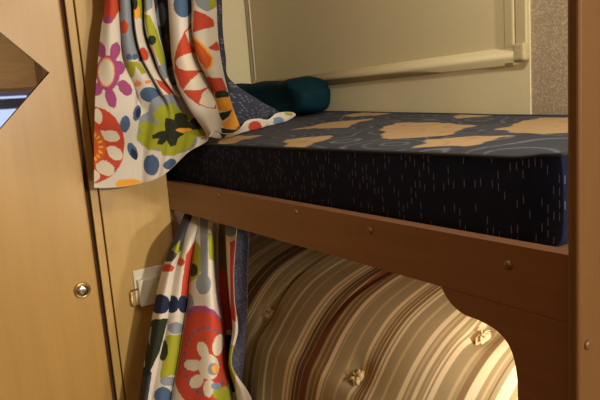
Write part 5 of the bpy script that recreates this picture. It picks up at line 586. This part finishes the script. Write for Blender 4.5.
box('lamp_blocker', 1.2475, 1.2625, .0605, BACK-.006, FLOOR, -.033, M_post, bk, .002)  # unseen board added to keep the room lamp off the lower mattress
box('end_batten', 1.222, 1.245, .024, .05, -.014, .09, M_batten, bk)
def cap(x, y, z, face):
    bm = bmesh.new()
    X = Matrix.Translation((x, y, z)) @ (Matrix.Rotation(math.pi/2, 4, 'X') if face == 'y' else Matrix.Rotation(math.pi/2, 4, 'Y'))
    lathe_bm(bm, [(.0062, -.001), (.0062, .001), (.005, .0028), (.0025, .0036), (0, .0038)], X, 20)
    from_bm('screw_cap', bm, M_post, bk, True)
for x, z in ((.67, -.0150), (.889, -.021), (1.156, -.028), (.33, -.012)): cap(x, 0, z, 'y')
cap(1.2625, -.003, -.0995, 'x'); 

# ------------------------------------------------------------------ upper mattress
MX0, MX1, MY0, MY1 = -.512, 1.188, .03, .585
def top_h(X, Y):
    return .1075+np.clip(Y/.6, 0, 1)*(.012+.036*np.clip((.9-X)/.9, 0, 1))
def rr_map(a, b, r=.045):
    """unit square -> rounded rectangle in XY"""
    x = MX0+(a+1)/2*(MX1-MX0); y = MY0+(b+1)/2*(MY1-MY0)
    cx = np.clip(x, MX0+r, MX1-r); cy = np.clip(y, MY0+r, MY1-r)
    vx, vy = x-cx, y-cy
    n = np.sqrt(vx*vx+vy*vy)+1e-9; k = np.maximum(np.abs(vx), np.abs(vy))/n
    return cx+vx*k, cy+vy*k
mt = thing('upper_mattress', 'navy dashed mattress with tan patchwork top on the upper bunk', 'mattress', (.3, .3, -.015))
NA, NB = 460, 150
a, b = np.meshgrid(np.linspace(-1, 1, NA), np.linspace(-1, 1, NB), indexing='ij')
x, y = rr_map(a, b)
edge = np.minimum(MX1-x, y-MY0)
rs = np.random.RandomState(3)
z = top_h(x, y)-.004*np.exp(-np.clip(edge, 0, 1)/.012)
for k in range(40):   # soft unevenness
    px, py, pr = rs.uniform(MX0, MX1), rs.uniform(MY0, MY1), rs.uniform(.04, .12)
    z += rs.uniform(-.002, .002)*np.exp(-((x-px)**2+(y-py)**2)/pr**2)
me = grid_mesh('top_cover', np.stack([x, y, z], -1))
dark, dark2, tan, pale = (np.array(lin(*c)) for c in ((60, 62, 72), (106, 108, 118), (180, 148, 108), (160, 132, 100)))
c = np.tile(dark, (NA, NB, 1))
sw = np.zeros_like(x)
for k in range(9):
    ang, fr, ph = rs.uniform(0, 6.28), rs.uniform(14, 34), rs.uniform(0, 6.28)
    sw += np.sin(fr*(x*math.cos(ang)+y*math.sin(ang))+ph)
mk = (np.abs(np.sin(sw*1.9)) < .22); c[mk] = dark2
patches = [[(.936, .060), (.862, .171), (.915, .235), (.98, .235), (1.016, .092)],
  [(.58, .3), (.515, .416), (.676, .425), (.785, .373), (.845, .222), (.779, .145)],
  [(.880, .329), (.817, .554), (.95, .57), (1.055, .38), (1.08, .27), (.95, .285)],
  [(.59, .022), (.485, .112), (.524, .182), (.60, .15), (.665, .022)],
  [(.28, .031), (.167, .122), (.294, .164), (.345, .033)],
  [(.28, .248), (.269, .389), (.347, .475), (.44, .313)],
  [(.178, .5), (.17, .59), (.30, .59), (.31, .53)], [(.579, .549), (.55, .59), (.66, .59), (.62, .5)],
  [(1.10, .06), (1.06, .19), (1.18, .23), (1.2, .08)], [(-.1, .06), (-.2, .2), (.0, .25), (.06, .1)], [(-.4, .2), (-.5, .4), (-.25, .45), (-.2, .25)]]
for k, p in enumerate(patches[:8]+patches[9:]):
    cx_, cy_ = sum(q[0] for q in p)/len(p), sum(q[1] for q in p)/len(p)
    q = p; ms = in_poly(x+.007*np.sin(40*y+k)+.004*np.sin(95*y), y+.007*np.sin(37*x+k)+.004*np.sin(88*x), [tuple(v) for v in q])
    c[ms] = tan
    c[ms & (np.abs(np.sin(sw*1.4+1)) < .14)] = pale
paint(me, c)
link_mesh('top_cover', me, M_topcloth, mt, True)
# boundary of the top, going round
per = [(i, 0) for i in range(NA-1)]+[(NA-1, j) for j in range(NB-1)]+[(i, NB-1) for i in range(NA-1, 0, -1)]+[(0, j) for j in range(NB-1, 0, -1)]
bx = np.array([x[i, j] for i, j in per]); by = np.array([y[i, j] for i, j in per]); bz = np.array([z[i, j] for i, j in per])
tx, ty = np.roll(bx, -1)-np.roll(bx, 1), np.roll(by, -1)-np.roll(by, 1)
ln = np.sqrt(tx*tx+ty*ty)+1e-9; nx, ny = ty/ln, -tx/ln
lev = np.linspace(0, 1, 14); rows = []
for t in lev:
    out = .004*np.sin(math.pi*t)**.6-(.012*(1-t/.12)**2 if t < .12 else 0)
    rows.append(np.stack([bx+nx*out, by+ny*out, -.0155+(bz+.0155)*t], -1))
S = np.array(rows); S = np.concatenate([S, S[:, :1]], 1)
sm = grid_mesh('side_band', np.swapaxes(S, 0, 1))
link_mesh('side_band', sm, M_navy, mt, True)
bm = bmesh.new()
tube_bm(bm, [(bx[k], by[k], bz[k]) for k in range(0, len(bx), 3)], .0028, 8, True)
from_bm('piping', bm, M_piping, mt, True)

# ------------------------------------------------------------------ lower striped mattress
lm = thing('lower_mattress', 'taupe and cream striped tufted mattress bulging under the upper bunk', 'mattress', (.5, .3, -.772))
prof = [(.10, -.765), (.065, -.72), (.05, -.66), (.045, -.60), (.055, -.52), (.08, -.43), (.11, -.385), (.16, -.325), (.22, -.277), (.29, -.247), (.36, -.23), (.45, -.222), (.54, -.226), (.575, -.25), (.585, -.32), (.585, -.5), (.585, -.7), (.57, -.755), (.54, -.768), (.3, -.770), (.14, -.770), (.10, -.765)]
PR = crom(np.array(prof), 10)
xs = np.linspace(-.35, 1.20, 620)
N = len(PR)
tg = np.gradient(PR, axis=0); nl = np.stack([tg[:, 1], -tg[:, 0]], -1); nl /= np.linalg.norm(nl, axis=1)[:, None]+1e-9
# profile runs up the front and back over the top, so the outward normal is (-dz, dy)
nl = np.stack([-tg[:, 1], tg[:, 0]], -1); nl /= np.linalg.norm(nl, axis=1)[:, None]+1e-9
XX = np.repeat(xs[:, None], N, 1); YY = np.repeat(PR[None, :, 0], len(xs), 0); ZZ = np.repeat(PR[None, :, 1], len(xs), 0)
TUFTS = [(.27, .134, -.356), (.677, .112, -.383), (.896, .249, -.265)]
EXTRA = [(.48, .26, -.258), (1.09, .11, -.385), (.47, .05, -.56), (.88, .05, -.56)]
disp = np.zeros_like(XX)
for (px, py, pz) in TUFTS:
    r2 = (XX-px)**2+(YY-py)**2+(ZZ-pz)**2
    disp -= .012*np.exp(-r2/.03**2)+.006*np.exp(-r2/.09**2)
for (px, y0, dpt) in ((.275, .15, .006), (.53, .28, .010), (.90, .36, .004)):   # soft creases
    disp -= dpt*np.exp(-((XX-px-.12*(YY-y0))/.012)**2)*np.exp(-((YY-y0)/.09)**2)*(ZZ > -.45)
for k in range(30):
    px, py, pz, pr = rs.uniform(-.3, 1.2), rs.uniform(.04, .5), rs.uniform(-.6, -.22), rs.uniform(.05, .14)
    disp += rs.uniform(-.005, .005)*np.exp(-((XX-px)**2+(YY-py)**2+(ZZ-pz)**2)/pr**2)
endr = np.minimum(xs-xs[0], xs[-1]-xs)[:, None]
disp -= .03*np.clip(1-endr/.05, 0, 1)**2
YY = YY+disp*nl[None, :, 0]; ZZ = ZZ+disp*nl[None, :, 1]
me = grid_mesh('ticking', np.stack([XX, YY, ZZ], -1))
wig = XX+.0
base = lin(158, 147, 114)
c = np.tile(np.array(base), (len(xs), N, 1))
cr_, th_, dk_, rd_, bt_ = (np.array(lin(*v)) for v in ((222, 211, 180), (190, 174, 138), (98, 76, 54), (108, 66, 46), (132, 110, 78)))
bands = [(.485, .515, dk_), (.518, .543, rd_), (.553, .582, bt_), (.698, .722, bt_), (.283, .30, bt_), (.12, .15, dk_), (.155, .185, dk_), (-.2, -.15, bt_), (.93, .945, bt_), (1.08, 1.1, bt_)]
lines = [(-.30, .01, cr_), (-.24, .006, th_), (-.18, .004, cr_), (-.1, .012, cr_), (-.08, .006, th_), (-.02, .006, th_), (.03, .01, cr_), (.048, .01, cr_), (.09, .006, th_), (.115, .004, th_), (.2, .008, cr_), (.214, .008, cr_), (.25, .006, th_), (.276, .004, th_), (.305, .006, th_),
  (.335, .005, th_), (.362, .010, cr_), (.401, .007, th_), (.4535, .012, cr_), (.470, .012, cr_), (.485, .003, th_), (.499, .003, th_), (.549, .004, th_), (.566, .004, th_), (.587, .012, cr_), (.600, .004, th_),
  (.639, .007, th_), (.680, .010, cr_), (.693, .004, th_), (.704, .003, th_), (.714, .003, cr_), (.728, .006, cr_), (.739, .008, cr_), (.771, .007, th_), (.812, .014, cr_), (.826, .008, th_), (.843, .010, cr_), (.856, .003, th_), (.866, .006, cr_), (.879, .014, cr_),
  (.917, .008, th_), (.951, .010, cr_), (.962, .010, cr_), (.979, .006, th_), (.99, .003, dk_), (1.012, .024, cr_), (1.04, .006, th_), (1.07, .012, cr_), (1.12, .008, th_), (1.15, .012, cr_), (1.18, .006, th_)]
for x0, x1, v in bands: c[(xs >= x0) & (xs <= x1)] = v
for xc, w, v in lines: c[np.abs(xs-xc) <= w/2] = v
paint(me, c)
bm = bmesh.new(); bm.from_mesh(me)
bmesh.ops.remove_doubles(bm, verts=bm.verts, dist=1e-6)
bmesh.ops.holes_fill(bm, edges=[e for e in bm.edges if e.is_boundary], sides=0)
bmesh.ops.recalc_face_normals(bm, faces=bm.faces)
bm.to_mesh(me); bm.free()
link_mesh('ticking', me, M_stripe, lm, True)
def tuft(px, py, pz):
    i = int(np.argmin(np.abs(xs-px))); j = int(np.argmin((PR[:, 0]-py)**2+(PR[:, 1]-pz)**2))
    P = Vector((XX[i, j], YY[i, j], ZZ[i, j])); n = Vector((0, nl[j, 0], nl[j, 1]))
    bm = bmesh.new()
    bmesh.ops.create_icosphere(bm, subdivisions=3, radius=1)
    q = Vector((0, 0, 1)).rotation_difference(n).to_matrix()
    for v in bm.verts:
        d = v.co.normalized(); w = 1+.2*math.sin(7*d.x+5*d.y)+.14*math.sin(11*d.y-7*d.z)
        v.co = P+n*.005+q @ Vector((d.x*.0125*w, d.y*.017*w, d.z*.008*w))
    for k in range(5):
        a = random.uniform(0, 6.28); e = q @ Vector((math.cos(a), math.sin(a), .35))
        tube_bm(bm, [P+n*.008, P+n*.012+e*.010, P+n*.006+e*random.uniform(.018, .022)], [.0016, .0014, .0008], 5)
    from_bm('tuft', bm, M_tuft, lm, True)
for t in TUFTS: tuft(*t)

# ------------------------------------------------------------------ teal bundle
for m_ in (M_teal, M_navy): m_.node_tree.nodes['Principled BSDF'].inputs['Specular IOR Level'].default_value = .1
def teal():
    bm = bmesh.new()
    bmesh.ops.create_uvsphere(bm, u_segments=96, v_segments=64, radius=1)
    C0 = Vector((-.218, .508, .205)); hx, hy, hz = .268, .078, .060
    for v in bm.verts:
        d = v.co.copy()
        s = lambda t, e: math.copysign(abs(t)**e, t)
        p = Vector((s(d.x, .26)*hx, s(d.y, .6)*hy, s(d.z, .34)*hz))
        w = -.007*abs(math.sin(17*p.x+21*p.z+2*math.sin(9*p.x)))**.5-.004*abs(math.sin(23*p.x-31*p.z+1))**.5+.006+.0035*math.sin(30*p.x+32*p.z+9*p.y)+.003*math.sin(51*p.x-60*p.z)+.002*math.sin(57*p.z+50*p.y+17*p.x)
        if p.z > 0: p.z += .010*math.sin(9.*p.x+.9)-.03*max(0, p.x-.1)+.10*max(0, -p.x-.02)
        if p.x > 0: p.z += .02*max(0, p.x-.1)
        p += d.normalized()*w
        p.y -= .105*max(0, -p.x-.02)/.25
        if p.z < -hz*.8: p.z = -hz*.8+(p.z+hz*.8)*.3
        v.co = C0+p
    o = from_bm('pillow', bm, M_teal, None, True)
    tag(o, 'dark teal rumpled pillow lying against the back wall of upper bunk', 'pillow')
teal()

# ------------------------------------------------------------------ curtains
def ctr(net, z): 
    W = np.array(net); return (float(W[:, -1, 0].mean()), float(W[:, -1, 1].mean()), z)
uc = thing('curtain', 'upper floral print curtain gathered at bunk end, hem spread over the navy mattress', 'curtain', ctr(UPPER_NET, .0))
printed_cloth('printed_cloth', UPPER_NET, UPPER_PRINT, M_print, uc)
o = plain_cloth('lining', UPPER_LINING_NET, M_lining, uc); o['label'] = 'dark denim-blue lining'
printed_cloth('hem', HEM_NET, HEM_PRINT, M_print, uc, 10, 10)
lc = thing('curtain', 'lower floral print curtain hanging below the rail beside striped mattress', 'curtain', ctr(LOWER_NET, -.7))
printed_cloth('printed_cloth', LOWER_NET, LOWER_PRINT, M_print, lc)
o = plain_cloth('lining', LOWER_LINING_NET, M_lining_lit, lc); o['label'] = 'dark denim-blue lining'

# ------------------------------------------------------------------ light
def lamp(name, loc, power, col, size):
    l = bpy.data.lights.new(name, 'POINT'); l.energy = power; l.color = col; l.shadow_soft_size = size
    o = bpy.data.objects.new(name, l); COL.objects.link(o); o.location = loc
    return o
WARM = (1, .9, .75)
# the lamp at the far end of the caravan, facing down its length
al = bpy.data.lights.new('room_lamp', 'AREA'); al.shape = 'DISK'; al.size = .12; al.energy = 72; al.color = WARM
ao = bpy.data.objects.new('room_lamp', al); COL.objects.link(ao); ao.location = (4.0, -.10, .60)
ao.rotation_euler = (0, math.radians(82), 0)
lamp('upper_bunk_fill', (1.15, .04, .78), 13, (1, .955, .82), .05)  # unseen fill light added to brighten the upper bunk's back wall
lamp('berth_lamp', (1.215, .16, -.16), 9, (1, .94, .80), .03)
w = bpy.data.worlds.new('dim_interior'); SC.world = w; w.use_nodes = True
bg = w.node_tree.nodes['Background']; bg.inputs['Color'].default_value = (1, .85, .66, 1); bg.inputs['Strength'].default_value = .05

# ------------------------------------------------------------------ camera
cam = bpy.data.cameras.new('camera'); cam.sensor_width = 36; cam.lens = 36; cam.clip_start = .02
co = bpy.data.objects.new('camera', cam); COL.objects.link(co)
co.matrix_world = Matrix([[0.55225, -0.093883, 0.828375, 1.628754], [0.830402, 0.149952, -0.536607, -0.610136], [-0.073839, 0.984226, 0.160771, 0.193376], [0.0, 0.0, 0.0, 1.0]])
SC.camera = co
SC.view_settings.view_transform = 'Standard'; SC.view_settings.look = 'None'
SC.view_settings.exposure = 0; SC.view_settings.gamma = 1; SC.view_settings.use_curve_mapping = False
